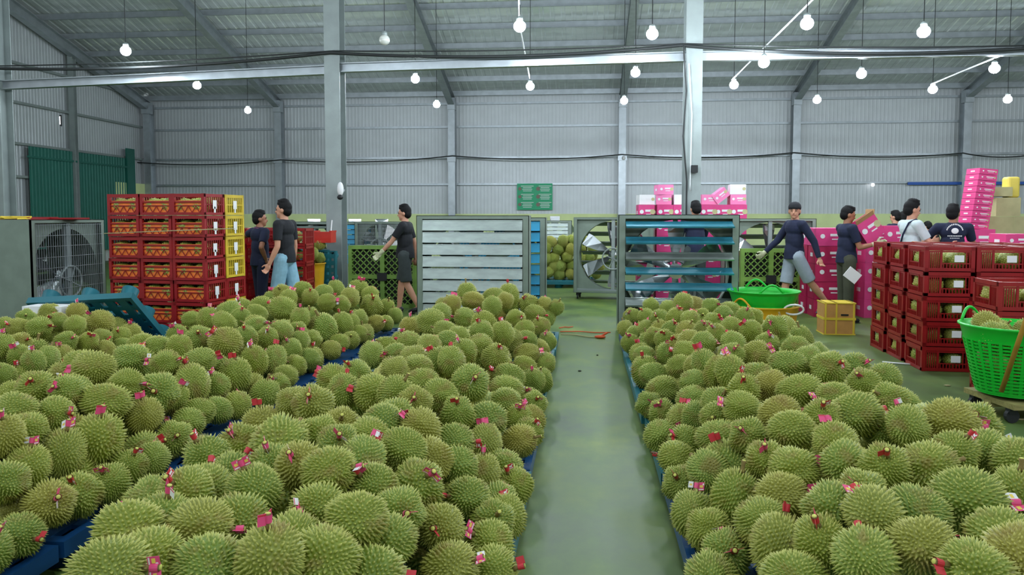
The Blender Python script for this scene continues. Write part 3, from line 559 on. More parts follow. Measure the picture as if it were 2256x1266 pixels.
HID = '-289 633 35;-345 429 36;-284 527 29;-339 600 36;-378 808 26;-312 716 28;-254 640 25;-341 448 28;-371 696 27;-320 687 35;-306 486 29;-334 869 28;-269 435 29;-345 710 33;-256 769 29;-342 579 39;-262 714 38;-294 658 40;-318 636 40;-324 792 30;-267 551 33;-347 681 27;-339 398 29;-276 480 28;-378 436 25;-372 716 27;-299 361 29;-312 773 29;-315 386 30;-283 584 42;-261 866 28;-365 450 26;-359 588 32;-334 535 30;-312 569 31;-373 533 27;-346 661 30;-373 761 26;-322 819 28;-274 398 43;-360 742 26;-252 661 30;-326 465 35;-258 806 28;-371 634 25;-325 419 38;-343 632 34;-269 738 33;-279 615 25;-311 756 42;-262 618 32;-323 579 44;-291 333 29;-266 599 34;-276 645 41;-283 773 32;-358 787 41;-298 800 26;-279 844 26;-303 604 36;-303 750 26;-359 417 31;-269 512 38;-289 699 35;-295 503 30;-316 523 40;-301 441 41;-296 560 45;-275 463 36;-340 847 28;-384 731 25;-291 747 44;-287 428 26;-365 474 27;-382 577 25;-314 662 42;-322 607 39;-295 455 28;-309 358 44;-339 735 40;-315 548 43;-282 491 41;-262 824 28;-281 315 38;-361 515 32;-369 616 28;-320 509 25;-294 544 31;-326 371 27;-257 461 27;-339 762 26;-325 492 26;-292 518 43;-367 672 30;-260 291 37;-275 680 43;-333 808 38;-265 332 36;-282 356 39;-268 785 32;-384 842 25;-345 835 51;-263 687 29;-262 312 28;-276 345 25;-276 661 27;-245 834 27;-376 789 26;-356 770 31;-327 651 27;-293 677 25;-355 546 37;-364 867 26;-355 645 34;-352 489 32;-253 701 25;-292 722 31;-326 710 43;-296 386 26;-331 558 42;-263 531 36;-310 837 25;-281 405 27;-287 741 27;-309 821 51;-332 672 42;-314 452 27;-309 856 26;-264 412 27;-332 378 43;-323 743 28;-347 562 28;-272 828 51;-281 333 44;-350 394 44;-357 696 40;-316 586 26;-283 563 25;-380 489 25;-345 822 37;-306 428 29;-313 497 43;-317 845 48;-278 373 25;-317 449 44;-284 596 28;-351 611 26;-253 367 27;-280 803 26;-310 621 27;-230 845 25;-308 730 39;-268 577 31;-305 697 25;-331 786 49;-240 267 26;-283 847 47;-272 634 26;-333 514 42;-302 582 43;-245 475 25;-238 691 26;-347 465 34;-385 671 25;-327 436 28;-383 604 26;-305 643 29;-277 419 45;-245 792 26;-250 602 25;-313 401 42;-353 852 41;-274 722 26;-301 520 27;-595 715 29;-522 590 26;-486 570 29;-527 630 33;-618 700 25;-500 569 41;-517 718 29;-553 637 35;-575 652 40;-541 689 37;-509 605 29;-481 544 39;-452 629 27;-484 660 26;-433 486 26;-444 509 29;-603 682 26;-534 658 35;-498 717 27;-470 623 27;-556 672 31;-564 690 30;-586 695 26;-426 586 25;-445 700 28;-444 611 34;-577 675 39;-426 681 25;-465 602 27;-541 608 31;-500 677 31;-467 641 39;-466 673 26;-466 717 29;-515 645 31;-490 602 27;-479 588 39;-507 693 34;-534 708 33;-450 650 27;-461 518 41;-618 720 26;-575 717 26;-515 618 41;-589 663 27;-442 549 27;-446 594 26;-553 707 37;-503 590 40;-445 676 28;-551 652 26;-481 703 26;-433 634 26;-416 655 26;-416 475 25;-503 627 27;-456 530 27;-473 535 25;-147 389 27;-96 203 29;-68 415 30;-80 316 38;-128 696 30;-60 226 29;-155 771 34;-115 736 32;-146 627 28;-120 630 33;-95 662 25;-155 257 32;-58 726 34;-153 294 35;-93 503 26;-129 388 29;-136 519 39;-176 444 25;-93 258 39;-64 283 26;-173 280 26;-146 310 28;-111 312 29;-152 360 25;-74 719 38;-131 258 30;-172 472 26;-154 600 30;-69 670 28;-169 500 27;-93 430 42;-103 475 34;-169 824 28;-95 512 45;-95 449 35;-73 483 27;-129 606 40;-90 220 35;-131 317 36;-81 285 37;-101 490 45;-69 786 32;-126 203 27;-147 555 30;-75 664 44;-160 332 25;-100 293 38;-102 527 33;-173 560 25;-96 710 36;-82 337 35;-85 364 37;-132 854 32;-156 662 30;-162 413 32;-149 491 31;-121 764 25;-92 604 25;-42 203 26;-109 384 29;-77 447 33;-58 704 26;-144 278 25;-121 657 28;-51 840 28;-113 572 36;-177 517 25;-138 335 39;-74 391 39;-89 384 31;-65 353 27;-112 492 27;-154 440 30;-130 472 43;-115 354 41;-113 407 33;-122 541 30;-78 746 33;-104 620 32;-51 636 25;-160 526 26;-115 590 30;-132 812 40;-49 798 25;-110 677 27;-137 378 41;-112 435 26;-167 691 25;-139 407 28;-141 674 32;-138 237 33;-89 639 29;-180 847 25;-93 686 40;-170 802 28;-50 593 25;-119 243 41;-146 762 49;-67 326 26;-69 562 25;-78 204 35;-139 718 31;-115 223 30;-160 235 32;-108 603 44;-145 744 39;-113 457 33;-151 403 42;-62 377 29;-140 586 43;-117 333 30;-86 540 27;-132 452 36;-139 760 27;-98 588 41;-165 312 29;-110 810 28;-133 564 39;-79 478 44;-101 544 40;-133 496 40;-79 847 33;-53 527 26;-143 221 45;-117 294 26;-140 537 30;-146 698 45;-77 523 31;-166 624 26;-98 770 34;-71 501 28;-89 403 40;-107 252 27;-70 770 42;-85 619 35;-152 645 26;-157 464 32;-61 755 27;-132 299 40;-67 591 32;-77 257 26;-149 787 26;-102 558 28;-182 344 25;-117 712 28;-48 686 25;-178 384 26;-178 540 26;-65 821 30;-121 508 32;-128 789 39;-137 547 45;-97 734 30;-153 574 26;-76 238 40;-107 789 32;-132 650 40;-94 237 26;-72 804 31;-61 307 27;-57 858 28;-133 202 44;-149 823 48;-181 323 25;-100 825 48;-134 357 41;-46 821 25;-176 663 25;-176 424 26;-170 250 26;-70 629 26;-137 835 35;-137 468 26;-104 371 42;-105 650 40;-51 412 26;-61 464 29;-77 765 25;-80 301 27;-75 688 32;-112 206 42;-114 695 41;-116 441 44;-98 352 34;-81 429 26;-86 462 27;-130 668 45;-84 600 43;-157 376 37;-99 323 40;-101 279 26;-53 497 27;-87 790 27;-56 434 30;-103 754 28;-124 359 26;-152 727 44;-132 588 25;-155 734 26;-133 736 26;-98 805 51;94 736 32;141 563 45;120 232 27;169 714 40;99 836 26;112 443 27;209 625 25;138 730 32;166 758 43;152 780 26;123 399 38;115 568 29;129 534 40;165 433 27;184 397 33;169 808 27;120 702 33;179 484 34;139 594 29;139 629 32;136 503 39;198 410 26;197 833 27;175 778 29;132 661 32;159 639 28;115 777 39;61 799 25;197 534 25;81 488 34;127 608 34;73 274 27;109 829 41;80 244 30;165 562 34;103 717 43;152 670 28;183 342 37;132 688 27;136 290 30;134 376 33;170 591 39;73 400 26;109 461 39;136 839 33;173 840 28;206 761 26;104 410 30;90 393 35;145 459 35;100 629 25;159 388 31;201 456 25;127 254 33;158 359 35;109 544 39;178 314 43;196 858 27;165 468 29;125 433 42;159 324 45;206 655 26;102 505 27;131 765 25;119 627 26;115 663 26;139 819 25;149 527 40;153 742 37;183 431 32;87 470 27;162 304 32;78 627 32;106 612 39;73 664 33;122 311 28;204 603 25;119 853 25;174 530 30;208 436 25;68 578 27;109 684 31;92 357 28;166 692 31;113 748 31;197 381 27;143 812 45;104 564 43;201 676 25;182 507 35;101 252 32;77 786 33;186 727 26;152 547 38;132 344 26;97 789 41;61 778 25;151 613 30;184 643 27;107 593 29;115 271 40;81 758 27;133 799 25;126 420 28;81 435 40;83 516 29;79 603 28;84 225 27;190 361 26;153 489 30;95 583 42;89 549 31;70 736 27;194 811 30;79 827 37;165 405 29;98 859 26;106 219 39;205 797 25;94 453 33;142 412 30;151 858 26;111 485 29;100 652 28;150 441 42;77 811 30;127 740 42;148 709 30;170 611 35;54 226 26;159 582 27;105 288 30;89 661 41;185 760 26;185 668 32;85 528 43;64 324 26;82 308 27;140 773 44;151 266 37;119 342 40;85 290 34;70 841 27;67 463 26;178 452 38;158 519 26;105 813 31;86 376 26;107 670 45;102 710 26;184 593 25;114 365 31;80 719 36;154 285 26;183 794 29;146 562 26;138 315 42;172 323 27;138 476 35;112 727 28;125 644 41;130 549 25;180 379 41;97 698 43;208 550 26;100 377 42;136 232 41;81 644 26;95 754 37;154 509 43;132 519 30;129 454 43;175 741 33;194 778 25;125 796 43;117 505 38;88 685 30;202 346 25;146 793 44;187 469 27;123 584 35;97 575 25;200 704 25;155 683 43;91 267 36;103 519 45;122 817 37;157 828 28;143 247 26;150 342 29;124 463 27;75 859 25;126 718 43;147 662 44;97 774 30;106 390 26;180 571 39;105 794 26;85 417 40;80 702 30;67 376 26;154 323 27;95 433 26;179 823 35;209 366 25;162 284 43;110 525 28;88 600 43;114 324 42;197 490 28;100 631 44;152 403 43;123 682 43;73 556 33;95 482 45;72 443 26;175 548 42;181 557 26;147 640 44;169 371 26;209 474 25;142 442 25;159 727 29;107 343 25'
PILES = ['left pallet row', 'far-left pallets', 'middle pallet row', 'right pallet row']
XR = [(-3.95, -2.2), (-6.3, -4.05), (-1.92, -.3), (.42, 2.2)]
rows = [list(map(int, s.split())) for s in VIS.split(';')]
NIND = 294
info = []
for i, q in enumerate(rows[:NIND]):
    p, x, y, z, rw, rl, tl, az = q; x /= 1000; y /= 1000; z /= 1000; rw /= 1000; rl /= 1000
    x0, x1 = XR[p]; u = (x - x0) / (x1 - x0)
    if p == 3: lat = 'aisle edge' if u < .22 else ('outer edge' if u > .8 else 'heap')
    elif p == 2: lat = 'aisle edge' if u > .8 else ('left edge' if u < .2 else 'heap')
    elif p == 0: lat = 'right edge' if u > .8 else 'heap'
    else: lat = 'heap'
    dep = ['nearest pallet', 'second pallet', 'third pallet', 'fourth pallet', 'fifth pallet', 'farthest pallet'][min(5, max(0, int((y - 1.6) / 1.2)))]
    pose = 'upright' if tl < 40 else ('lying' if tl > 62 else 'tilted')
    sz = 'large' if rw > .118 else ('small' if rw < .1 else 'medium')
    info.append([p, lat, dep, pose, sz, proj((x, y, z))[0], (x, y, z, rw, rl, tl, az)])
byk = {}
for i, a in enumerate(info): byk.setdefault(tuple(a[:5]), []).append(i)
for k, ids in byk.items():
    ids.sort(key=lambda i: info[i][5]); n = len(ids)
    for j, i in enumerate(ids):
        p, lat, dep, pose, sz = k
        if n == 1: pre = ''
        elif n == 2: pre = ', ' + ('left' if j == 0 else 'right') + ' of two'
        elif n == 3: pre = ', ' + ('left', 'middle', 'right')[j] + ' of three'
        else: pre = ', ' + (['leftmost', 'second', 'third', 'fourth', 'fifth', 'sixth', 'seventh', 'eighth', 'ninth'][min(j, 8)] if j < n - 1 else 'rightmost') + ' of %s' % ['four', 'five', 'six', 'seven', 'eight', 'nine', 'many'][min(n - 4, 6)]
        where = ('in the heap' if lat == 'heap' else 'on the ' + lat)
        lb = '%s %s durian %s of the %s\'s %s%s' % (sz, pose, where, PILES[p].replace(' pallet row', ' row').replace('far-left pallets', 'far-left row'), dep, pre)
        x, y, z, rw, rl, tl, az = info[i][6]
        durian(x, y, z, rw, rl, tl, az, lb, 'durians heaped on the ' + PILES[p], i)
for i, q in enumerate(rows[NIND:]):
    p, x, y, z, rw, rl, tl, az = q
    stuff_durian(x / 1000, y / 1000, z / 1000, rw / 1000, rl / 1000, R(tl), R(az), i)
for i, s in enumerate(HID.split(';')):
    x, y, z = map(int, s.split())
    stuff_durian(x / 100, y / 100, z / 100, .094, .108, i * .9, i * 1.3, i, near=False, parts=False)

# ------------------------------------------------------------ plastic pallets
def make_pallet(wx, wy, mt, label, group=None, h=.145):
    t = empty('plastic_pallet', (0, 0, 0), label=label, cat='pallet', group=group)
    m = MB(); z = h - .03
    # rim
    for s in (-1, 1):
        m.box((s * (wx / 2 - .02), 0, h - .035), (.04, wy, .07)); m.box((0, s * (wy / 2 - .02), h - .035), (wx - .08, .04, .07))
    nx = 7; ny = 6
    for i in range(nx):
        x = -wx / 2 + .06 + (wx - .12) * (i + .5) / nx; m.box((x, 0, z + .012), ((wx - .12) / nx * .62, wy - .08, .022))
    for j in range(ny + 1):
        y = -wy / 2 + .04 + (wy - .08) * j / ny; m.box((0, y, z + .01), (wx - .08, .07, .02))
    m.build('deck', mt, t)
    m = MB(); m.lathe([(.085, 0), (.075, h - .07), (.1, h - .045)], 16); fm = m.mesh('foot', mt, True)
    for i in (-1, 0, 1):
        for j in (-1, 0, 1): link('foot', fm, t, M=Matrix.Translation((i * (wx / 2 - .13), j * (wy / 2 - .13), 0)))
    return t
pal0 = {}
NTH = ['nearest', 'second', 'third', 'fourth', 'fifth', 'farthest']
for p, (x0, x1, y0, n) in enumerate(((-3.85, -2.16, 1.62, 6), (-6.3, -4.15, 3.0, 4), (-1.84, -.285, 1.5, 6), (.405, 2.1, 1.5, 6))):
    wx = x1 - x0; wy = 1.18
    for k in range(n):
        lb = 'blue plastic pallet under the durians, %s in the %s' % (NTH[k] if (k < 5 or n == 6) else 'farthest', PILES[p].replace('pallet row', 'row').replace('far-left pallets', 'far-left row'))
        if p == 1: lb = 'blue plastic pallet under the durians, %s in the far-left row' % (['nearest', 'second', 'third', 'farthest'][k])
        mt = 'pallet' if (p < 2 and k != 4) or (k + p) % 4 == 0 else 'pallet_t'
        g = 'blue pallets under the durian rows'
        if (p, mt) in pal0: o = dup(pal0[(p, mt)], (0, 0, 0), label=lb)
        else: o = make_pallet(wx, wy, mt, lb, g); pal0[(p, mt)] = o
        o.location = ((x0 + x1) / 2 + rnd.uniform(-.012, .012), y0 + (k + .5) * 1.2, 0); o.rotation_euler = (0, 0, R(rnd.uniform(-.6, .6)))

# ------------------------------------------------------------ crates
def make_crate(w, d, h, mt, style, label, group, liner=False, tagp=True):
    t = empty('harvest_crate', (0, 0, 0), label=label, cat='crate', group=group)
    m = MB(); r = .022
    for z, hh in ((h - .02, .036), (.018, .03)):
        for s in (-1, 1):
            m.box((s * (w / 2 - r / 2), 0, z), (r, d, hh)); m.box((0, s * (d / 2 - r / 2), z), (w - 2 * r, r, hh))
    for sx in (-1, 1):
        for sy in (-1, 1):
            m.box((sx * (w / 2 - .018), sy * (d / 2 - .018), h / 2), (.036, .036, h))
    m.box((0, 0, .008), (w - .02, d - .02, .012))
    m.build('frame', mt, t)
    m = MB(); lw = .012
    def wall(P, top, v=True):  # P(u) -> point, u in [-.5,.5]; top: height of lattice
        L = (P(.5) - P(-.5)).length
        if v == 'v':
            nseg = max(4, int(L / .1)); m.bar(P(-.46) + Vector((0, 0, top)), P(.46) + Vector((0, 0, top)), lw, lw * 1.5)
            m.bar(P(-.46) + Vector((0, 0, top * .72)), P(.46) + Vector((0, 0, top * .72)), lw * .7, lw * .8)
            for k in range(nseg):
                a = -.46 + .92 * k / nseg; b = a + .92 / nseg; mid = (a + b) / 2
                m.bar(P(a) + Vector((0, 0, top * .68)), P(mid) + Vector((0, 0, .03)), lw * .55, lw * .6); m.bar(P(b) + Vector((0, 0, top * .68)), P(mid) + Vector((0, 0, .03)), lw * .55, lw * .6)
        else:
            n_ = int(L / .042)
            for k in range(n_ + 1):
                a = -.46 + .92 * k / n_; m.bar(P(a) + Vector((0, 0, .03)), P(a) + Vector((0, 0, top)), lw if v == 's' else lw * .7, lw)
            m.bar(P(-.46) + Vector((0, 0, h * .5)), P(.46) + Vector((0, 0, h * .5)), lw, lw * 1.2)
    F = lambda s: (lambda u: Vector((u * w, s * (d / 2 - .01), 0))); G = lambda s: (lambda u: Vector((s * (w / 2 - .01), u * d, 0)))
    if style == 'left': wall(F(-1), h * .62, 'v'); wall(F(1), h * .62, 'v'); wall(G(-1), h - .03, 's'); wall(G(1), h - .03, 's')
    else:
        for q in (F(-1), F(1), G(-1), G(1)):
            m.bar(q(-.17) + Vector((0, 0, .03)), q(-.17) + Vector((0, 0, h - .03)), lw * 1.6, lw)
            m.bar(q(-.46) + Vector((0, 0, h * .8)), q(.46) + Vector((0, 0, h * .8)), lw * .8, lw * 1.2)
            for k in range(7): a = -.44 + .042 * k; m.bar(q(a) + Vector((0, 0, .03)), q(a) + Vector((0, 0, h * .8)), .009, .006)
            for k in range(9): a = -.12 + .065 * k; m.bar(q(a) + Vector((0, 0, .03)), q(a) + Vector((0, 0, h * (.8 if k > 6 else .3))), .009, .006)
            m.bar(q(-.16) + Vector((0, 0, h * .32)), q(.46) + Vector((0, 0, h * .32)), .008, .01)
    m.build('lattice_wall', mt, t)
    if liner:
        m = MB(); m.box((0, -d / 2 + .028, h * .36), (w - .07, .008, h * .64)); m.build('liner', 'liner', t, label='orange liner sheet')
    if tagp:
        m = MB()
        if style == 'left': m.box((w / 2 + .004, .0, h * .5), (.004, .07, .10)); m.box((w / 2 + .004, .0, h * .26), (.004, .03, .07))
        else: m.box((w * .18, -d / 2 - .004, h * .52), (.085, .004, .065))
        m.build('paper_label', 'white', t, label='white paper label')
    return t

HL = .252; CW = .432; CD = .40; RZ = R(-7)
c0 = gz(453, 770, 0); base = Vector((c0.x, c0.y, 0))
base = Vector((at(453, 600, 8.15).x, 8.15, 0))
ux = Vector((math.cos(RZ), math.sin(RZ), 0)); uy = Vector((-math.sin(RZ), math.cos(RZ), 0))
g1 = 'red crates stacked at the left'
cl0 = make_crate(CW - .008, CD - .006, HL - .004, 'crate', 'left', 'x', g1, True)
first = True; ci = 0
colname = ['left column', 'middle column', 'right column']; rown = ['bottom', 'second', 'third', 'fourth', 'fifth', 'sixth', 'topmost']
def durs_in(p, rz, w, d, h, k, n=2):
    for q in range(n):
        for r_ in range(2):
            x = (-.25 + .5 * q) * w * .95; y = (-.25 + .5 * r_) * d * .92
            v = Matrix.Rotation(rz, 3, 'Z') @ Vector((x, y, 0)); 
            stuff_durian(p.x + v.x, p.y + v.y, p.z + .106, min(.098, w * .24), .104, 1.4 if (k + q) % 2 else .3, k + q * 2.1 + r_, k + q + r_, near=False, parts=False)
for c in range(3):
    for r_ in range(7):
        p = base - ux * (CW * (2 - c) + CW / 2) + uy * (CD / 2) + Vector((0, 0, r_ * HL)) + Vector((rnd.uniform(-.008, .008), rnd.uniform(-.006, .006), 0))
        lb = 'red crate with orange liner, %s in the %s of the left stack' % (rown[r_], colname[c])
        o = cl0 if first else dup(cl0, p)
        first = False; o.location = p; o.rotation_euler = (0, 0, RZ); o['label'] = lb
        durs_in(p, RZ, CW, CD, HL, c * 7 + r_)
# red and yellow crates behind the front stack
cy0 = make_crate(CW - .008, CD - .006, HL - .004, 'crate_y', 'left', 'x', 'yellow crates stacked behind the red ones'); fy = True
for r_ in range(7):
    p = base - ux * (CW / 2) + uy * (CD * 1.5 + .01) + Vector((0, 0, r_ * HL))
    if r_ in (1, 3, 4, 5, 6):
        o = cy0 if fy else dup(cy0, p); fy = False
        o['label'] = 'yellow plastic crate behind the red stack, %s layer' % rown[r_]
    else:
        o = dup(cl0, p); o['label'] = 'red crate behind the right column of the left stack, %s layer' % rown[r_]
    o.location = p; o.rotation_euler = (0, 0, RZ); durs_in(p, RZ, CW, CD, HL, r_)
# back stacks near the two men
g2 = 'dark red crates stacked behind the two men'
cb0 = make_crate(.44, .44, .262, 'crate', 'left', 'x', g2, False, False); fb = True
for j, (px, Y, n) in enumerate(((528, 10.9, 5), (583, 11.5, 5), (618, 11.1, 5), (652, 10.9, 5))):
    b = at(px, 600, Y)
    for r_ in range(n):
        p = Vector((b.x, Y, r_ * .264)); o = cb0 if fb else dup(cb0, p); fb = False
        o.location = p; o.rotation_euler = (0, 0, R(-3 + 2 * j))
        o['label'] = 'dark red crate, %s layer of the stack %s' % (['bottom', 'second', 'third', 'fourth', 'top'][r_], ['left of the man in navy', 'hidden behind the man in navy', 'between and behind the two men', 'right of the man in blue shorts'][j])
        stuff_durian(p.x, p.y, p.z + .13, .1, .12, 1.4, j + r_, r_, near=False, parts=False)
m = MB(); b = at(345, 508, 8.1)
m.tube([at(233, 514, 8.2) + Vector((0, -.03, 0)), at(381, 508, 8.08), at(516, 503, 8.1)], .006, 6); m.build('binding_cord', 'straw', smooth=True, label='pale cord tied around the left stack of red crates', cat='cord')

# right stack
HR = .2425; WR = .455; g3 = 'dark red crates stacked at the right'
cr0 = make_crate(WR - .008, WR - .008, HR - .004, 'crate', 'right', 'x', g3, False); fr_ = True
RX = at(2031, 806, 7.5).x; rz = R(-3)
vx = Vector((math.cos(rz), math.sin(rz), 0)); vy = Vector((-math.sin(rz) - .02, math.cos(rz), 0))
o0 = Vector((RX, 7.5, 0))
for i in range(3):
    for j in range(3):
        for r_ in range(5):
            p = o0 + vx * (WR * (i + .5) + .012 * i) + vy * (WR * (j + .5) + .05 * j) + Vector((0, 0, r_ * HR)) + Vector((rnd.uniform(-.006, .006), rnd.uniform(-.006, .006), 0))
            o = cr0 if fr_ else dup(cr0, p); fr_ = False
            o.location = p; o.rotation_euler = (0, 0, rz + R(rnd.uniform(-.5, .5)))
            o['label'] = 'dark red durian crate, %s layer, %s column, %s row of right stack' % (['bottom', 'second', 'third', 'fourth', 'top'][r_], ['left', 'middle', 'right'][i], ['front', 'middle', 'back'][j])
            if j == 0 or i == 0 or r_ == 4: durs_in(p, rz, WR, WR, HR, i + j * 3 + r_)
o1 = Vector((at(2158, 650, 6.7).x, 6.62, 0))
for i in range(3):
    for r_ in range(4):
        p = o1 + vx * (WR * (i + .5) + .01 * i) + Vector((0, -.0, r_ * HR))
        o = dup(cr0, p, rz); o['label'] = 'dark red durian crate of the lower front stack, %s layer, %s' % (['bottom', 'second', 'third', 'top'][r_], ['behind the green basket', 'at the right edge', 'beyond the right edge'][i])
        durs_in(p, rz, WR, WR, HR, i + r_)

# ------------------------------------------------------------ exhaust fans
def make_fan(name_label, W_=1.5, D=.42, H=1.46, z0=.06, shut='closed', blade='alu', frame='galv', wheel=False, grille=True, group='large exhaust fans', legs=True, back_open=False):
    """local: shutter side faces -Y, propeller side faces +Y; origin at the middle of the base"""
    t = empty('exhaust_fan', (0, 0, 0), label=name_label, cat='fan', group=group)
    m = MB(); th = .05; pw = .085
    zc = z0 + H / 2
    for s in (-1, 1):
        m.box((s * (W_ / 2 - .004), 0, zc), (.008, D, H)); m.box((0, 0, zc + s * (H / 2 - .004)), (W_ - .016, D, .008))
        m.box((s * (W_ / 2 - pw / 2), -D / 2 + .012, zc), (pw, .024, H)); m.box((0, -D / 2 + .012, zc + s * (H / 2 - th / 2)), (W_ - 2 * pw, .024, th))
        m.box((s * (W_ / 2 - .03), D / 2 - .012, zc), (.06, .024, H)); m.box((0, D / 2 - .012, zc + s * (H / 2 - .02)), (W_ - .12, .024, .04))
    m.build('housing', frame, t)
    # venturi panel with the round opening
    m = MB(); n = 40; r = min(W_, H) * .455; hw = W_ / 2 - .01; hh = H / 2 - .01; yv = D / 2 - .07
    inner = []; outer = []; back = []
    for k in range(n):
        a = 2 * math.pi * (k + .5) / n; c, s = math.cos(a), math.sin(a); q = 1 / max(abs(c) / hw, abs(s) / hh)
        inner.append((r * c, yv, zc + r * s)); outer.append((q * c, yv, zc + q * s)); back.append((r * 1.0 * c, yv - .16, zc + r * s))
    m.add(inner + outer + back, [(k, (k + 1) % n, n + (k + 1) % n, n + k) for k in range(n)] + [(k, 2 * n + k, 2 * n + (k + 1) % n, (k + 1) % n) for k in range(n)])
    m.build('venturi_panel', frame, t)
    # propeller
    m = MB(); nb = 6
    for k in range(nb):
        a = 2 * math.pi * k / nb; vs = []
        for rr, cw, tw in ((.09, .10, 1.0), (.3, .2, .75), (.5, .27, .6), (r * .95, .25, .5)):
            for s in (-1, 1):
                off = Vector((s * cw / 2 * math.cos(tw), s * cw / 2 * math.sin(tw) * .9, 0))
                p = Matrix.Rotation(a, 3, 'Y') @ Vector((off.x, off.y, rr)); vs.append((p.x, p.y + yv - .07, p.z + zc))
        m.add(vs, [(2 * i, 2 * i + 1, 2 * i + 3, 2 * i + 2) for i in range(3)])
    MM = Matrix.Translation((0, yv - .12, zc)) @ Matrix.Rotation(-math.pi / 2, 4, 'X')
    m.lathe([(.1, 0), (.1, .05), (.06, .09), (.03, .1)], 16, 0, MM)
    m.build('propeller', 'chrome', t, label='polished metal propeller')
    m = MB(); m.bar((0, yv + .02, z0 + .03), (0, yv + .02, z0 + H - .03), .06, .05, up=(0, 1, 0)); m.bar((-W_ / 2 + .02, yv + .02, z0 + .05), (W_ / 2 - .02, yv + .02, z0 + .05), .04)
    bs = m.build('bearing_support', 'steel_d', t)
    m = MB(); m.tube([(.19 * math.cos(2 * math.pi * k / 24), yv + .055, zc - .06 + .19 * math.sin(2 * math.pi * k / 24)) for k in range(24)], .014, 6, closed=True)
    for k in range(4): a = k * math.pi / 2 + .4; m.bar((0, yv + .055, zc - .06), (.19 * math.cos(a), yv + .055, zc - .06 + .19 * math.sin(a)), .014)
    m.build('pulley_wheel', 'steel_d', bs)
    if grille:
        m = MB(); nw = 30; yg = D / 2 + .004
        for k in range(nw + 1):
            x = -W_ / 2 + .07 + (W_ - .14) * k / nw; m.bar((x, yg, z0 + .05), (x, yg, z0 + H - .05), .0045, .0045)
        for k in range(11): z = z0 + .06 + (H - .12) * k / 10; m.bar((-W_ / 2 + .06, yg + .004, z), (W_ / 2 - .06, yg + .004, z), .005, .005)
        m.build('wire_grille', 'steel', t)
    if shut:
        nb = 8 if shut == 'closed' else 7; ph = (H - 2 * th - .01) / nb
        for k in range(nb):
            m = MB(); wz = W_ - 2 * pw - .008; zk = z0 + th + ph * (nb - k) - .005
            if shut == 'closed':
                M = Matrix.Translation((0, -D / 2 + .0, zk)) @ Matrix.Rotation(R(-9), 4, 'X')
                m.box((0, -.0, -ph * .43), (wz, .006, ph * .86), 0, M); m.box((0, -.012, -ph * .86), (wz, .03, .008), 0, M); m.box((0, -.006, -.006), (wz, .014, .01), 0, M)
            else:
                M = Matrix.Translation((0, -D / 2 + .01, zk - .03)) @ Matrix.Rotation(R(-69 + (k % 3) * 3), 4, 'X')
                m.box((0, 0, -ph * .5), (wz, .006, ph * .96), 0, M); m.box((0, -.008, -ph * .96), (wz, .022, .008), 0, M); m.box((0, 0, -.006), (wz, .02, .014), 0, M)
            mts = blade if isinstance(blade, str) else blade[k % len(blade)]
            m.build('shutter_blade', mts, t)
    if legs:
        for sx in (-1, 1):
            for sy in (-1, 1):
                m = MB()
                if wheel:
                    m.box((0, 0, .09), (.05, .05, .05)); m.lathe([(.045, -.012), (.045, .012)], 14, 0, Matrix.Translation((0, 0, .045)) @ Matrix.Rotation(math.pi / 2, 4, 'Y')); m.build('caster', 'black', t, M=Matrix.Translation((sx * (W_ / 2 - .07), sy * (D / 2 - .07), 0)))
                else:
                    m.box((0, 0, z0 / 2), (.06, .06, z0)); m.build('foot', frame, t, M=Matrix.Translation((sx * (W_ / 2 - .05), sy * (D / 2 - .05), 0)))
    return t
def place(o, p, deg): o.location = (p.x, p.y, 0); o.rotation_euler = (0, 0, R(deg)); return o
def facefan(px0, px1, Y, **k):
    a = at(px0, 600, Y); b = at(px1, 600, Y); return (a.x + b.x) / 2, b.x - a.x
x, w = facefan(918, 1165, 10.2)
f = make_fan('large exhaust fan with closed silver shutter blades behind the middle pile', W_=w, H=1.45, z0=.06, shut='closed', blade='alu', frame='galv'); place(f, Vector((x, 10.2 + .21, 0)), 0)
x, w = facefan(1362, 1628, 9.5)
f = make_fan('large exhaust fan with open teal shutter blades behind the right pile', W_=w, H=1.46, z0=.06, shut='open', blade=('blade', 'blade', 'alu'), frame='galv', grille=False); place(f, Vector((x, 9.5 + .21, 0)), 0)
f = make_fan('exhaust fan with closed blue shutter blades peeking out right of the silver shutter fan', W_=1.42, H=1.42, z0=.06, shut='closed', blade='bladeblue', frame='galv', grille=False); a = at(1202, 600, 11.4); place(f, Vector((a.x - .71, 11.6, 0)), 0)
f = make_fan('exhaust fan on casters with polished propeller standing in the aisle', W_=1.42, H=1.36, z0=.12, shut='open', blade='galv', frame='galv', wheel=True, grille=False); a = at(1262, 600, 13.3); place(f, Vector((a.x + .74, 13.6, 0)), 172)
f = make_fan('exhaust fan behind the man in the cap', W_=1.46, H=1.4, z0=.06, shut='open', blade='galv', frame='galv', grille=False); a = at(1800, 600, 12.6); place(f, Vector((a.x - .73, 12.9, 0)), 180)
f = make_fan('exhaust fan with wire grille seen from its side at the left edge', W_=1.3, D=.75, H=1.4, z0=.06, shut='closed', frame='galv'); f.location = (at(72, 600, 7.9).x - .375, 7.9 + .65, 0); f.rotation_euler = (0, 0, R(-90))  # closed shutter on the unseen far side is added to darken the interior
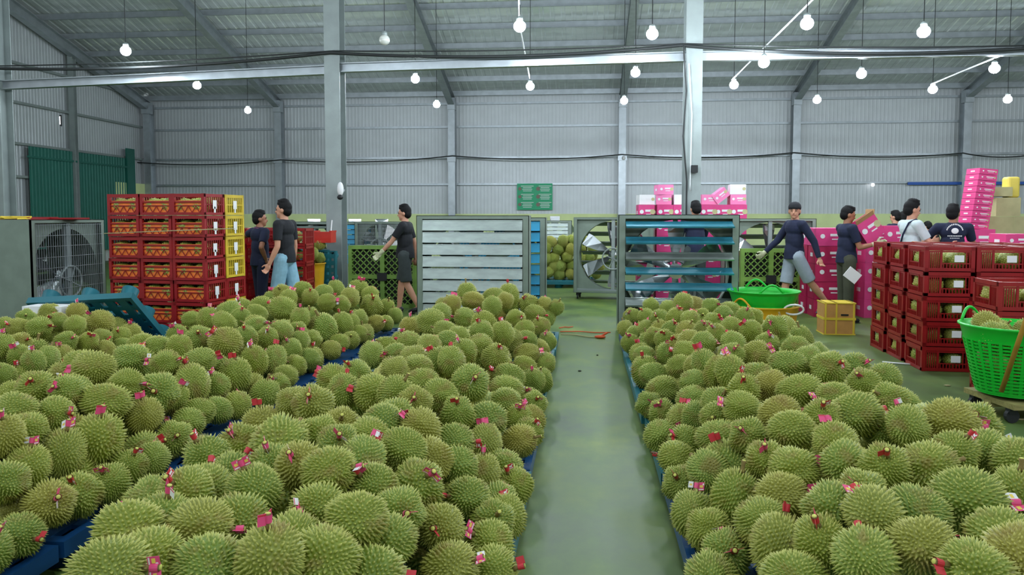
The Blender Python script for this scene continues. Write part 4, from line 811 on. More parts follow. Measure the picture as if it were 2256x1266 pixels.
# fan units farther back
for px, Y, W1, sh, bl, rz_, lb in ((843, 14.2, 1.0, None, 'galv', 180, 'exhaust fan with a bright opening behind it, left of the man in dark shorts'), (782, 14.6, .95, 'closed', 'bladeblue', 0, 'exhaust fan with blue shutter left of the bright fan'),
        (692, 14.5, .85, 'open', 'alu', 0, 'exhaust fan with pale shutter left of the first tall column'), (1222, 17.5, .8, 'closed', 'alu', 0, 'small louvred exhaust fan against the green wall in the aisle')):
    a = at(px, 600, Y)
    z1 = at(px, 488, Y).z
    f = make_fan(lb, W_=W1, H=z1 - .5 if Y < 17 else .8, z0=.5 if Y < 17 else .6, D=.35, shut=sh, blade=bl, frame='galv', grille=(sh is None), group='large exhaust fans'); place(f, Vector((a.x, Y, 0)), rz_)
# litter on top of the left fan
fx = at(72, 600, 7.9).x
m = MB(); m.box((fx - .5, 8.3, 1.475), (.7, .5, .03)); m.box((fx - .1, 8.55, 1.472), (.5, .3, .022)); m.build('plastic_tray', 'crate', label='flat dark red plastic tray lying on the left exhaust fan', cat='tray')
m = MB()
for k in range(5): m.tube([(fx - .3 + .16 * math.cos(t * .9 + k), 8.02 + .09 * math.sin(t * 1.3 + k), 1.468 + .006 * k + .004 * (t % 2)) for t in range(9)], .006, 5)
m.build('strap_bundle', 'tapey', label='yellow strapping tangled on top of the left exhaust fan', cat='strap')

# ------------------------------------------------------------ standing plastic pallets with lattice
def lattice_pallet(label, w=1.0, h=1.0, mt='lattice', d=.12, dark=True):
    t = empty('lattice_pallet', (0, 0, 0), label=label, cat='pallet', group='green lattice pallets standing on edge')
    m = MB()
    for s in (-1, 1): m.box((s * (w / 2 - .03), 0, h / 2), (.06, d, h)); m.box((0, 0, h / 2 + s * (h / 2 - .03)), (w - .12, d, .06))
    m.box((0, 0, h / 2), (.07, d, h - .12)); m.box((0, 0, h / 2), (w - .12, d, .07)); m.build('frame', mt, t)
    m = MB(); s = .105; y = -d / 2 + .02; n_ = int((w + h) / s) + 2
    for k in range(-n_, n_):
        for sg in (1, -1):
            # line x = c + sg*z, clip to the square
            c = k * s; pts = []
            for z in (0.05, h - .05):
                pts.append((c + sg * z, z))
            (xa, za), (xb, zb) = pts; lim = w / 2 - .05
            def clip(xa, za, xb, zb):
                for _ in range(2):
                    if abs(xa) > lim:
                        X = math.copysign(lim, xa); 
                        if (xb - xa) == 0: return None
                        t_ = (X - xa) / (xb - xa)
                        if not 0 <= t_ <= 1: return None
                        xa, za = X, za + (zb - za) * t_
                    xa, za, xb, zb = xb, zb, xa, za
                return xa, za, xb, zb
            q = clip(xa, za, xb, zb)
            if q and (abs(q[0] - q[2]) > .03): m.bar((q[0], y, q[1]), (q[2], y, q[3]), .014, .02, up=(0, 1, 0))
    m.build('lattice', mt, t)
    m = MB(); m.box((0, -.02, h / 2), (.16, d, .13)); m.box((0, .02, .09), (w * .8, .02, .05)); m.build('block', 'black', t, label='black centre block')
    m = MB(); m.box((0, d / 2 - .006, h / 2), (w - .1, .008, h - .1)); m.build('back_board', 'black', t, label='dark board behind the lattice')
    return t
x, w = facefan(768, 917, 11.9)
o = lattice_pallet('green lattice pallet standing behind the man in dark shorts', w, 1.02); o.location = (x, 11.95, 0)
x, w = facefan(1630, 1764, 12.3)
o = lattice_pallet('green lattice pallet standing behind the man in the cap', w, .98); o.location = (x, 12.3, 0)
# blue pallets on edge left of the tall column
for k, (px, Y, hh) in enumerate(((700, 12.6, .95), (716, 12.2, 1.02))):
    o = dup(pal0[(2, 'pallet_t')], (0, 0, 0)); o['label'] = ('blue pallet standing on edge beside the first tall column', 'blue pallet standing on edge, in front of another one by the column')[k]; o['group'] = 'blue pallets standing on edge'
    a = at(px, 600, Y); o.rotation_euler = (0, R(-86), R(80)); o.scale = (.56, .45, 1); o.location = (a.x, Y, .48)
m = MB(); a = at(712, 600, 12.0); m.box((0, 0, .09), (.3, .26, .18)); 
for s in (-1, 1): m.box((s * .14, 0, .185), (.03, .28, .03))
m.build('red_box', 'crate_b', M=Matrix.Translation((a.x, 12.1, 1.06)), label='small red plastic box on top of the standing blue pallets', cat='box')

# ------------------------------------------------------------ leaning pallet on the left
Bp = at(300, 655, 7.15); Cp = at(368, 762, 7.85); Ap = at(45, 668, 7.1)
o = make_pallet(1.12, 1.0, 'pallet_t', 'teal plastic pallet leaning over the far-left durians with its feet up', 'teal pallet leaning', h=.2)
del o['group']
uu = (Bp - Ap).normalized(); vv = (Cp - Bp); Lb = vv.length; vv = (vv - uu * vv.dot(uu)).normalized(); nn = uu.cross(vv)
# feet point to the back: local z (deck top) looks at the camera and down
Mx = Matrix((uu, vv, nn)).transposed().to_4x4()
if (Mx.to_3x3() @ Vector((0, 0, 1))).y > 0: Mx = Matrix((uu, -vv, uu.cross(-vv))).transposed().to_4x4()
zz = Mx.to_3x3() @ Vector((0, 0, 1))
cen = (Ap + Bp) / 2 + vv * .5 - zz * .2
Mx.translation = cen; o.matrix_world = Mx
m = MB(); a = at(100, 690, 6.95); m.box((0, 0, 0), (.42, .3, .16)); m.build('carton', 'white', M=Matrix.Translation((a.x, 6.95 + .1, .52)), label='off-white carton under the leaning teal pallet', cat='box')
m = MB(); m.box((0, 0, 0), (.5, .34, .44)); m.build('carton', 'beige', M=Matrix.Translation((a.x, 7.05, .22)), label='beige carton hidden under the white carton at the leaning pallet', cat='box')

# ------------------------------------------------------------ baskets
def make_basket(r0, r1, h, mt, label, lat=True, handles=True, hc=None):
    t = empty('basket', (0, 0, 0), label=label, cat='basket')
    m = MB(); n = 56
    R_ = lambda z: r0 + (r1 - r0) * (z / h) ** .8
    rim0 = h * .8
    m.lathe([(r0, 0), (r0, .02), (.02, .03)], 40)
    if lat:
        rows_ = 15
        for k in range(rows_ + 1):
            z = .02 + (rim0 - .02) * k / rows_; hh = rim0 / rows_ * .56
            m.add([(R_(z + s * hh / 2) * math.cos(2 * math.pi * i / n), R_(z + s * hh / 2) * math.sin(2 * math.pi * i / n), z + s * hh / 2) for s in (-1, 1) for i in range(n)], [(i, (i + 1) % n, n + (i + 1) % n, n + i) for i in range(n)])
        for i in range(n // 2):
            a = 2 * math.pi * (i + .5) / (n // 2); m.bar((R_(0) * math.cos(a), R_(0) * math.sin(a), .02), (R_(rim0) * math.cos(a), R_(rim0) * math.sin(a), rim0), .022, .012, up=(math.cos(a), math.sin(a), 0))
    else:
        m.add([(R_(z) * math.cos(2 * math.pi * i / n), R_(z) * math.sin(2 * math.pi * i / n), z) for z in (.02, h * .4, rim0) for i in range(n)], [(j * n + i, j * n + (i + 1) % n, (j + 1) * n + (i + 1) % n, (j + 1) * n + i) for j in range(2) for i in range(n)])
    m.build('body', mt, t)
    m = MB(); ra = R_(rim0); rb = R_(h)
    pr = [(ra, rim0), (rb + .005, h - .01), (rb + .022, h), (rb + .022, h + .012), (rb - .004, h + .012), (ra - .008, rim0)]
    m.add([(q[0] * math.cos(2 * math.pi * i / n), q[0] * math.sin(2 * math.pi * i / n), q[1]) for q in pr for i in range(n)], [(j * n + i, j * n + (i + 1) % n, (j + 1) * n + (i + 1) % n, (j + 1) * n + i) for j in range(5) for i in range(n)])
    rim_ = m.build('rim', mt, t, True)
    if handles:
        for s in (-1, 1):
            m = MB(); m.tube([(rb * math.cos(a) * 1.02, s * rb * math.sin(a) * 1.02 + 0, h + .005 + .1 * math.sin(math.pi * k / 10)) for k in range(11) for a in [math.pi / 2 - .33 + .66 * k / 10]], .012, 8); m.build('handle', hc or mt, rim_, True)
    return t
bb = gz(2222, 868, .16); PZ = .15
o = make_basket(.235, .345, .5, 'gbask', 'bright green lattice basket of durians on the trolley'); o.location = (bb.x + .02, bb.y, PZ + .03); o.rotation_euler = (0, 0, .5)
for k, (dx, dy, dz, rw) in enumerate(((-.17, -.1, .47, .105), (-.13, .08, .52, .1), (.1, -.14, .44, .1), (.16, .08, .47, .1), (0.0, .17, .45, .095), (-.01, -.06, .40, .1))):
    durian(bb.x + dx, bb.y + dy, PZ + dz, rw, rw * 1.15, (70, 50, 80, 60, 40, 75)[k], (40, 120, 200, 10, 300, 90)[k],
           'durian in the green basket, ' + ('front left, nearest the rim', 'topmost at the left', 'front middle, sunk below the rim', 'at the right of the basket', 'at the back', 'in the centre')[k], 'durians in the green basket', k + 3, tagk=5)
for k in range(5): stuff_durian(bb.x + .14 * math.cos(k * 1.26), bb.y + .14 * math.sin(k * 1.26), PZ + .25, .09, .1, 1, k, k, near=False, parts=False)
t = empty('trolley', (bb.x, bb.y, 0), R(8), label='low wooden trolley with black casters and a slanting pole handle', cat='trolley')
m = MB(); m.box((0.27, 0, .13), (.86, .56, .04)); m.box((.27, 0, .1), (.87, .08, .05)); m.build('platform', 'wood', t)
for k, (x, y) in enumerate(((-.12, -.2), (.62, -.2), (-.12, .2), (.62, .2))):
    m = MB(); m.box((0, 0, .09), (.06, .05, .04)); m.lathe([(.05, -.016), (.05, .016)], 16, 0, Matrix.Translation((0, 0, .05)) @ Matrix.Rotation(math.pi / 2, 4, 'X')); m.bar((-.02, .02, .1), (0, .02, .05), .01); m.build('caster', 'black', t, M=Matrix.Translation((x, y, 0)))
m = MB(); q0 = at(2206, 862, bb.y - .29); q1 = at(2262, 700, bb.y - .46); m.tube([q0, q1, q1 + (q1 - q0) * .5], .017, 10)
o = m.build('pole', 'pole', t, True); o.matrix_parent_inverse = Matrix.Identity(4); o.matrix_local = (Matrix.Translation((bb.x, bb.y, 0)) @ Matrix.Rotation(R(8), 4, 'Z')).inverted()
b2 = at(1681, 700, 9.2)
o = make_basket(.33, .40, .42, 'ybask', 'yellow basket under the green one behind the right pile', lat=False); o.location = (b2.x, 9.2, .005); o.rotation_euler = (0, 0, -.9)
o = make_basket(.34, .405, .17, 'gbask', 'bright green tub nested in the yellow basket', lat=False, handles=True); o.location = (b2.x, 9.2, .43)
m = MB(); m.tube([(b2.x + .26 + .11 * math.cos(a), 9.2 - .36 - .02 * math.sin(a), .42 + .06 * math.sin(a)) for a in [2 * math.pi * k / 16 for k in range(16)]], .012, 6, closed=True); m.build('rope_loop', 'white', smooth=True, label='pale rope loop hanging on the yellow basket', cat='rope')
b3 = at(690, 600, 11.9)
o = make_basket(.16, .19, .42, 'ybask', 'small yellow basket of durians beside the first tall column', lat=False, handles=False); o.location = (b3.x, 11.9, .3)
m = MB(); m.box((0, 0, .15), (.5, .4, .3)); m.build('crate_block', 'crate', M=Matrix.Translation((b3.x, 11.9, 0)), label='low dark box carrying the small yellow basket', cat='box')
for k, (dx, dy, dz) in enumerate(((-.07, 0, .76), (.08, .03, .8), (0, -.05, .88), (-.05, .08, .98), (.07, .1, 1.03))): stuff_durian(b3.x + dx, 11.95 + dy, dz, .095, .11, 1 + k, k * 2, k)
# distant heap of durians in the aisle background
a0 = at(1232, 600, 16.0)
for lay in range(5):
    for i in range(7 - lay // 2):
        for j in range(2):
            stuff_durian(a0.x - .75 + i * .25 + lay * .08 + rnd.uniform(-.06, .06), 16 + j * .25 + rnd.uniform(-.05, .05), .28 + lay * .17 + rnd.uniform(-.03, .03), .12, .15, i + lay, i * 2 + lay, i * 3 + lay, near=True, parts=False)
o = dup(pal0[(2, 'pallet_t')], (a0.x, 16.1, 0), label='dark pallet under the distant durian heap in the aisle', group='pallets under the distant heap')

# ------------------------------------------------------------ cartons
def make_carton(w, d, h, mt, label, group, flaps=False, print_=True, mt2='lpink'):
    t = empty('carton', (0, 0, 0), label=label, cat='box', group=group)
    m = MB()
    if not flaps: m.box((0, 0, h / 2), (w, d, h))
    else:
        for s in (-1, 1): m.box((s * (w / 2 - .004), 0, h / 2), (.008, d, h)); m.box((0, s * (d / 2 - .004), h / 2), (w - .016, .008, h))
        m.box((0, 0, .005), (w - .02, d - .02, .01))
    m.build('body', mt, t)
    if flaps:
        for s in (-1, 1):
            m = MB(); m.bar((s * w / 2, 0, h), (s * (w / 2 + d * .16), 0, h + d * .2), .006, d * .96, up=(0, 1, 0)); m.build('flap', 'card', t)
        m = MB(); m.bar((0, -d / 2, h), (0, -d / 2 - .05, h + .07), w * .95, .006, up=(0, 1, .5)); m.build('flap', 'card', t)
    if print_:
        m = MB()
        y = -d / 2 - .002
        m.box((w * .12, y, h * .62), (w * .4, .003, h * .14), 0); m.box((w * .12, y, h * .38), (w * .3, .003, h * .06), 0)
        Mr = Matrix.Translation((-w * .3, y, h * .55)) @ Matrix.Rotation(math.pi / 2, 4, 'X'); m.lathe([(h * .13, -.002), (h * .13, .002)], 14, 0, Mr)
        Mr = Matrix.Translation((w * .38, y, h * .55)) @ Matrix.Rotation(math.pi / 2, 4, 'X'); m.lathe([(h * .17, -.002), (h * .17, .002)], 10, 1, Mr)
        m.box((-w / 2 - .002, 0, h * .5), (.003, d * .3, h * .22), 0)
        m.build('print', ['white', 'beige'], t, label='pale printed marks')
    return t
CB = {}
def carton(kind, p, rz, label, group, w=.5, d=.36, h=.28, rot=None, **k):
    key = (kind, w, d, h, tuple(sorted(k.items())))
    if key in CB: o = dup(CB[key], p, rz, label, group, rot)
    else: o = make_carton(w, d, h, kind, label, group, **k); CB[key] = o
    o.location = p; o.rotation_euler = rot or (0, 0, rz); return o
gA = 'magenta cartons stacked behind the wooden-coloured boxes'
xa = at(1834, 600, 11.4).x
for r_ in range(5):
    for c in range(2):
        carton('magbox' if r_ < 4 else 'pinkbox', (xa + rnd.uniform(-.01, .01), 11.6 + c * .4, r_ * .265), R(rnd.uniform(-2, 2)),
               'magenta carton, %s layer of the %s stack beside the cap man' % (['bottom', 'second', 'third', 'fourth', 'top'][r_], ['front', 'back'][c]), gA, h=.26)
gB = 'pink cartons piled behind the open shutter fan'
stk = (1420, 1460, 1497, 1556, 1588, 1620)
for j, px in enumerate(stk):
    b = at(px, 600, 14.0)
    for r_ in range(6):
        carton('pinkbox', (b.x, 14.0, r_ * .285), R(rnd.uniform(-4, 4)), 'pink carton, %s layer of the %s stack behind the open fan' % (['bottom', 'second', 'third', 'fourth', 'fifth', 'sixth'][r_], ['leftmost', 'second', 'third', 'fourth', 'fifth', 'rightmost'][j]), gB, w=.29, d=.4, h=.283)
for k, (j, z, ry, rz_, lb) in enumerate(((0, 1.712, 0, 8, 'low at the left end'), (1, 1.712, 0, -4, 'under the highest one'), (1, 1.895, 0, 10, 'highest of all'), (2, 1.712, 0, 3, 'beside the tall column'), (4, 1.80, -38, 4, 'tipped on its corner'), (5, 1.712, 0, 0, 'lower at the right end'), (5, 1.895, 0, -3, 'upper at the right end'), (3, 1.712, 0, 6, 'behind the dark-haired head'))):
    b = at(stk[j], 600, 14.0)
    carton('lpink' if k % 3 else 'white', (b.x, 14.0, z), 0, 'light carton atop the pile behind the open fan, ' + lb, 'light cartons on top of the pile', w=.28, d=.3, h=.18, rot=(0, R(ry), R(rz_)))
# leaning tower of flat cartons
b = at(2147, 500, 12.4); z0 = .0
for r_ in range(4): carton('pinkbox', (b.x, 12.4, r_ * .325), 0, 'pink carton under the leaning tower, ' + ['bottom', 'second', 'third', 'topmost'][r_], 'pink cartons under the leaning tower', w=.42, d=.4, h=.322)
for r_ in range(10):
    carton('pinkbox', (b.x - .03 + r_ * .012, 12.4, 1.3 + r_ * .094), 0, 'flat pink carton in the leaning tower, %s from the bottom' % ['first', 'second', 'third', 'fourth', 'fifth', 'sixth', 'seventh', 'eighth', 'ninth', 'tenth'][r_],
           'flat pink cartons in the leaning tower', w=.3, d=.3, h=.088, rot=(0, R(5), R(10)))
    m = None
# packing table with open cartons behind the red crates
t = empty('packing_table', (at(2165, 600, 9.6).x, 9.6, 0), label='white topped packing table behind the right crates', cat='table')
m = MB(); m.box((.2, 0, .9), (2.7, .8, .03)); m.build('table_top', 'white', t)
for sx in (-1, 1):
    for sy in (-1, 1):
        m = MB(); m.box((.2 + sx * 1.28, sy * .34, .44), (.05, .05, .885)); m.build('leg', 'steel_d', t)
gC = 'pink cartons on the packing table'
for k, (px, fl, kind, hh, dy, lb) in enumerate(((1985, True, 'pinkbox', .2, -.1, 'open pink carton with brown flaps at the man in the pale shirt'),
        (2055, True, 'lpink', .17, 0, 'open light pink carton with white flaps on the packing table'), (2125, True, 'pinkbox', .18, .05, 'open pink carton below the man with the round shirt print'), (2180, False, 'pinkbox', .17, -.12, 'closed pink carton in the row right of the open ones'), (2240, False, 'pinkbox', .2, -.1, 'closed pink carton at the right edge, lower one'))):
    b = at(px, 520, 9.6 + dy); carton(kind, (b.x, 9.6 + dy, 0.916), R(rnd.uniform(-8, 8)), lb, gC, w=.36, d=.36, h=hh, flaps=fl)
b = at(2232, 500, 9.5); carton('pinkbox', (b.x, 9.52, 1.118), R(3), 'closed pink carton at the right edge, upper one', gC, w=.34, d=.34, h=.17)
for k, (px, lb) in enumerate(((1925, 'left'), (1965, 'right'))):
    b = at(px, 500, 11.6)
    for r_ in range(5): carton('pinkbox', (b.x, 11.6, r_ * .272), R(4), 'pink carton, %s far stack beyond the pale-shirted man, %s layer' % (lb, ['bottom', 'second', 'third', 'fourth', 'top'][r_]), 'pink cartons behind the pale-shirted man', w=.4, d=.4, h=.27, flaps=False)
gD = 'beige cartons heaped at the right edge'
for k, (px, zb, w_) in enumerate(((2200, 0, .45), (2262, 0, .45), (2200, .5, .45), (2262, .5, .45), (2205, 1.0, .4), (2262, 1.0, .44), (2222, 1.5, .36), (2205, 1.82, .3))):
    b = at(px, 460, 12.8); hh = .495 if zb < 1.4 else (.3 if zb < 1.8 else .15)
    carton('beige', (b.x, 13.0, zb), R(rnd.uniform(-6, 6)), 'beige carton in the heap at the right edge, ' + ['bottom left', 'bottom right', 'second layer left', 'second layer right', 'third layer left', 'third layer right', 'fourth layer', 'topmost small one'][k], gD, w=w_, d=.45, h=hh, print_=False)
b = at(2246, 440, 12.6); m = MB(); m.box((0, 0, 0), (.2, .2, .34)); o = m.build('yellow_bag', 'yellow', M=Matrix.Translation((b.x + .05, 12.95, 1.97)), label='yellow packet on the beige cartons at the right edge', cat='packet'); bevel(o, .04, 3)
# two strapped tan boxes
g = 'tan cartons strapped with yellow bands'
a = gz(1851, 738, 0)
for k in range(2):
    t = empty('strapped_carton', (a.x, a.y + .18, k * .205), R(-2), label='%s of two tan cartons tied with yellow bands' % ('lower', 'upper')[k], cat='box', group=g)
    m = MB(); m.box((0, 0, .1), (.38, .32, .2)); o = m.build('body', 'cardy', t); bevel(o, .006)
    m = MB()
    for x in (-.17, -.04, .17): m.box((x, 0, .1), (.02, .332, .206))
    m.box((0, 0, .196), (.39, .334, .014)); m.box((0, 0, .006), (.39, .334, .014)); m.build('strap', 'tapey', t)
    if k == 1:
        m = MB(); m.box((.06, -.165, .05), (.09, .008, .02)); m.build('handle_slot', 'black', t)
# sign on the back wall
a = at(1139, 404, Y_WALL - .1); b = at(1217, 462, Y_WALL - .1)
t = empty('notice_board', ((a.x + b.x) / 2, Y_WALL - .066, b.z), label='green notice board with rows of text and round pictures on back wall', cat='sign')
w = b.x - a.x; h = a.z - b.z
m = MB(); m.box((0, 0, h / 2), (w, .03, h)); m.build('board', 'sign', t)
m = MB()
for r_ in range(3):
    for c in range(2):
        for k in range(4): m.box((-w * .25 + c * w * .5 + .05, -.018, h * (.9 - r_ * .31) - k * .055), (w * (.36 if k == 0 else .28) * (1 - .12 * (k % 2)), .006, .018))
m.build('lettering', 'white', t)
m = MB()
for r_ in range(3):
    m.lathe([(.07, -.003), (.07, .003)], 14, 0, Matrix.Translation((.02 + w * .08, -.02, h * (.8 - r_ * .3))) @ Matrix.Rotation(math.pi / 2, 4, 'X'))
    m.lathe([(.06, -.003), (.06, .003)], 14, 0, Matrix.Translation((-w * .42, -.02, h * (.8 - r_ * .3))) @ Matrix.Rotation(math.pi / 2, 4, 'X'))
m.build('picture', 'signd', t)
# blue strip on the girt
a = at(2000, 404, Y_WALL - .1)
m = MB(); m.box(((a.x + 24) / 2, Y_WALL - .1, a.z), (24 - a.x, .04, .09)); m.build('blue_rail', 'blue', label='blue painted rail on the back wall at the right', cat='rail')
# camera and boxes on columns
p = at(750, 424, YC - .3); t = empty('security_camera', p, label='white security camera on the first tall column', cat='camera')
m = MB(); m.ell((0, 0, .06), (.055, .055, .12)); m.build('housing', 'white', t, True)
m = MB(); m.ell((0, -.02, -.08), (.05, .05, .045)); m.build('lens', 'black', t, True)
m = MB(); m.bar((0, .01, .0), (0, .2, .05), .03); m.build('bracket', 'steel', t)
p = at(729, 523, YC - .2); m = MB(); m.box((0, 0, 0), (.09, .06, .13)); m.tube([(0, 0, .06), (.01, .04, .3)], .012, 6); m.build('switch_box', 'white', M=Matrix.Translation(p), label='white switch box low on the first tall column', cat='switch box')
p = at(1374, 348, Y_WALL - .42); m = MB(); m.ell((0, 0, 0), (.06, .08, .07)); m.build('security_camera', 'white', smooth=True, M=Matrix.Translation(p), label='small white camera on the third wall column', cat='camera')
p = at(1530, 372, YC - .22); m = MB(); m.box((0, 0, 0), (.1, .08, .12)); m.build('junction_box', 'black', M=Matrix.Translation(p), label='dark junction box on the second tall column', cat='junction box')
pts = [at(1506, 100, YC - .25), at(1512, 200, YC - .2), at(1505, 300, YC - .2), at(1513, 400, YC - .2), at(1509, 640, YC - .2)]
cable(pts, .014, 'wire', 'black cable running down the second tall column', sag=0)
cable([at(1518, 140, YC - .22), at(1524, 250, YC - .22), at(1520, 420, YC - .22)], .01, 'wirew', 'white cable hanging on the second tall column')
p = at(101, 452, 21.75); m = MB(); m.box((0, 0, 0), (.16, .1, .42)); m.tube([(0, 0, .2), (0, .02, 3)], .015, 6); m.build('switch_box', 'white', M=Matrix.Translation(p), label='white switch box on the gable wall post', cat='switch box')
p = at(122, 265, 21.6); t = empty('floodlight', p, R(35), label='black floodlight on the gable wall post', cat='lamp')
m = MB(); m.box((0, 0, 0), (.34, .1, .34)); m.box((0, .08, 0), (.2, .1, .2)); m.build('housing', 'black', t)
m = MB(); m.box((0, -.055, 0), (.26, .01, .24)); m.build('glass', 'tubeoff', t)
m = MB(); m.bar((0, .1, 0), (-.35, .22, 0), .05); m.build('bracket', 'black', t)
p = at(1923, 407, Y_WALL - .09); m = MB(); m.ell((0, 0, 0), (.055, .055, .055)); m.build('small_lamp', 'tubeoff', smooth=True, M=Matrix.Translation(p), label='tiny round light on the back wall left of the blue rail', cat='lamp')
# litter on the aisle floor
for k, (x0, y0, x1, y1, c, lb) in enumerate(((1232, 722, 1262, 719, 'orange', 'short'), (1234, 730, 1345, 732, 'orange', 'long'), (1236, 736, 1322, 743, 'straw', 'slanting'))):
    a = gz(x0, y0, .012); b = gz(x1, y1, .012)
    cable([a, a.lerp(b, .4) + Vector((0, .04, 0)), a.lerp(b, .7) - Vector((0, .03, 0)), b], .007, c, lb + ' rope lying across the far aisle', 'rope', 'rope', n=4)
a = gz(1322, 745, .0); m = MB(); m.ell((0, 0, .02), (.07, .04, .02)); m.bar((.02, 0, .03), (.09, .02, .07), .02); m.build('rope_end', 'orange', M=Matrix.Translation(a), smooth=True, label='orange rope end lying in the far aisle', cat='rope')
for px, py, s, lb in ((1277, 818, .018, 'dark leaf scrap on the aisle floor'), (1316, 783, .012, 'tiny dark scrap farther up the aisle'), (2232, 918, .05, 'pale husk scrap on floor below the trolley'), (2250, 925, .03, 'small pale scrap beside the husk scrap'), (2087, 850, .03, 'pale scrap on floor between right pile and trolley')):
    a = gz(px, py, 0); m = MB(); m.ell((0, 0, .006), (s, s * .5, .007), n=7, m=5); m.build('leaf_scrap', 'straw' if s > .02 else 'black', M=Matrix.Translation(a), label=lb, cat='scrap', kind='thing')
a = gz(1944, 797, .01); b = gz(2006, 802, .01); cable([a, b], .009, 'white', 'pale strip lying on the floor at the foot of the right crates', 'plastic_strip', 'strip', n=4)

# ------------------------------------------------------------ people
DG = lambda: bpy.context.evaluated_depsgraph_get()
def blob(name, mb, mt, parent, voxel=.009, smooth=2, **k):
    me = bpy.data.meshes.new('tmp'); me.from_pydata([tuple(v) for v in mb.v], [], mb.f)
    o = bpy.data.objects.new('tmp', me); COL.objects.link(o)
    r = o.modifiers.new('r', 'REMESH'); r.mode = 'VOXEL'; r.voxel_size = voxel
    s = o.modifiers.new('s', 'SMOOTH'); s.iterations = smooth; s.factor = .5
    bpy.context.view_layer.update()
    me2 = bpy.data.meshes.new_from_object(o.evaluated_get(DG()))
    bpy.data.objects.remove(o); bpy.data.meshes.remove(me)
    me2.materials.clear(); me2.materials.append(MT[mt]); me2.polygons.foreach_set('use_smooth', [True] * len(me2.polygons))
    me2.name = name; return link(name, me2, parent, **k)

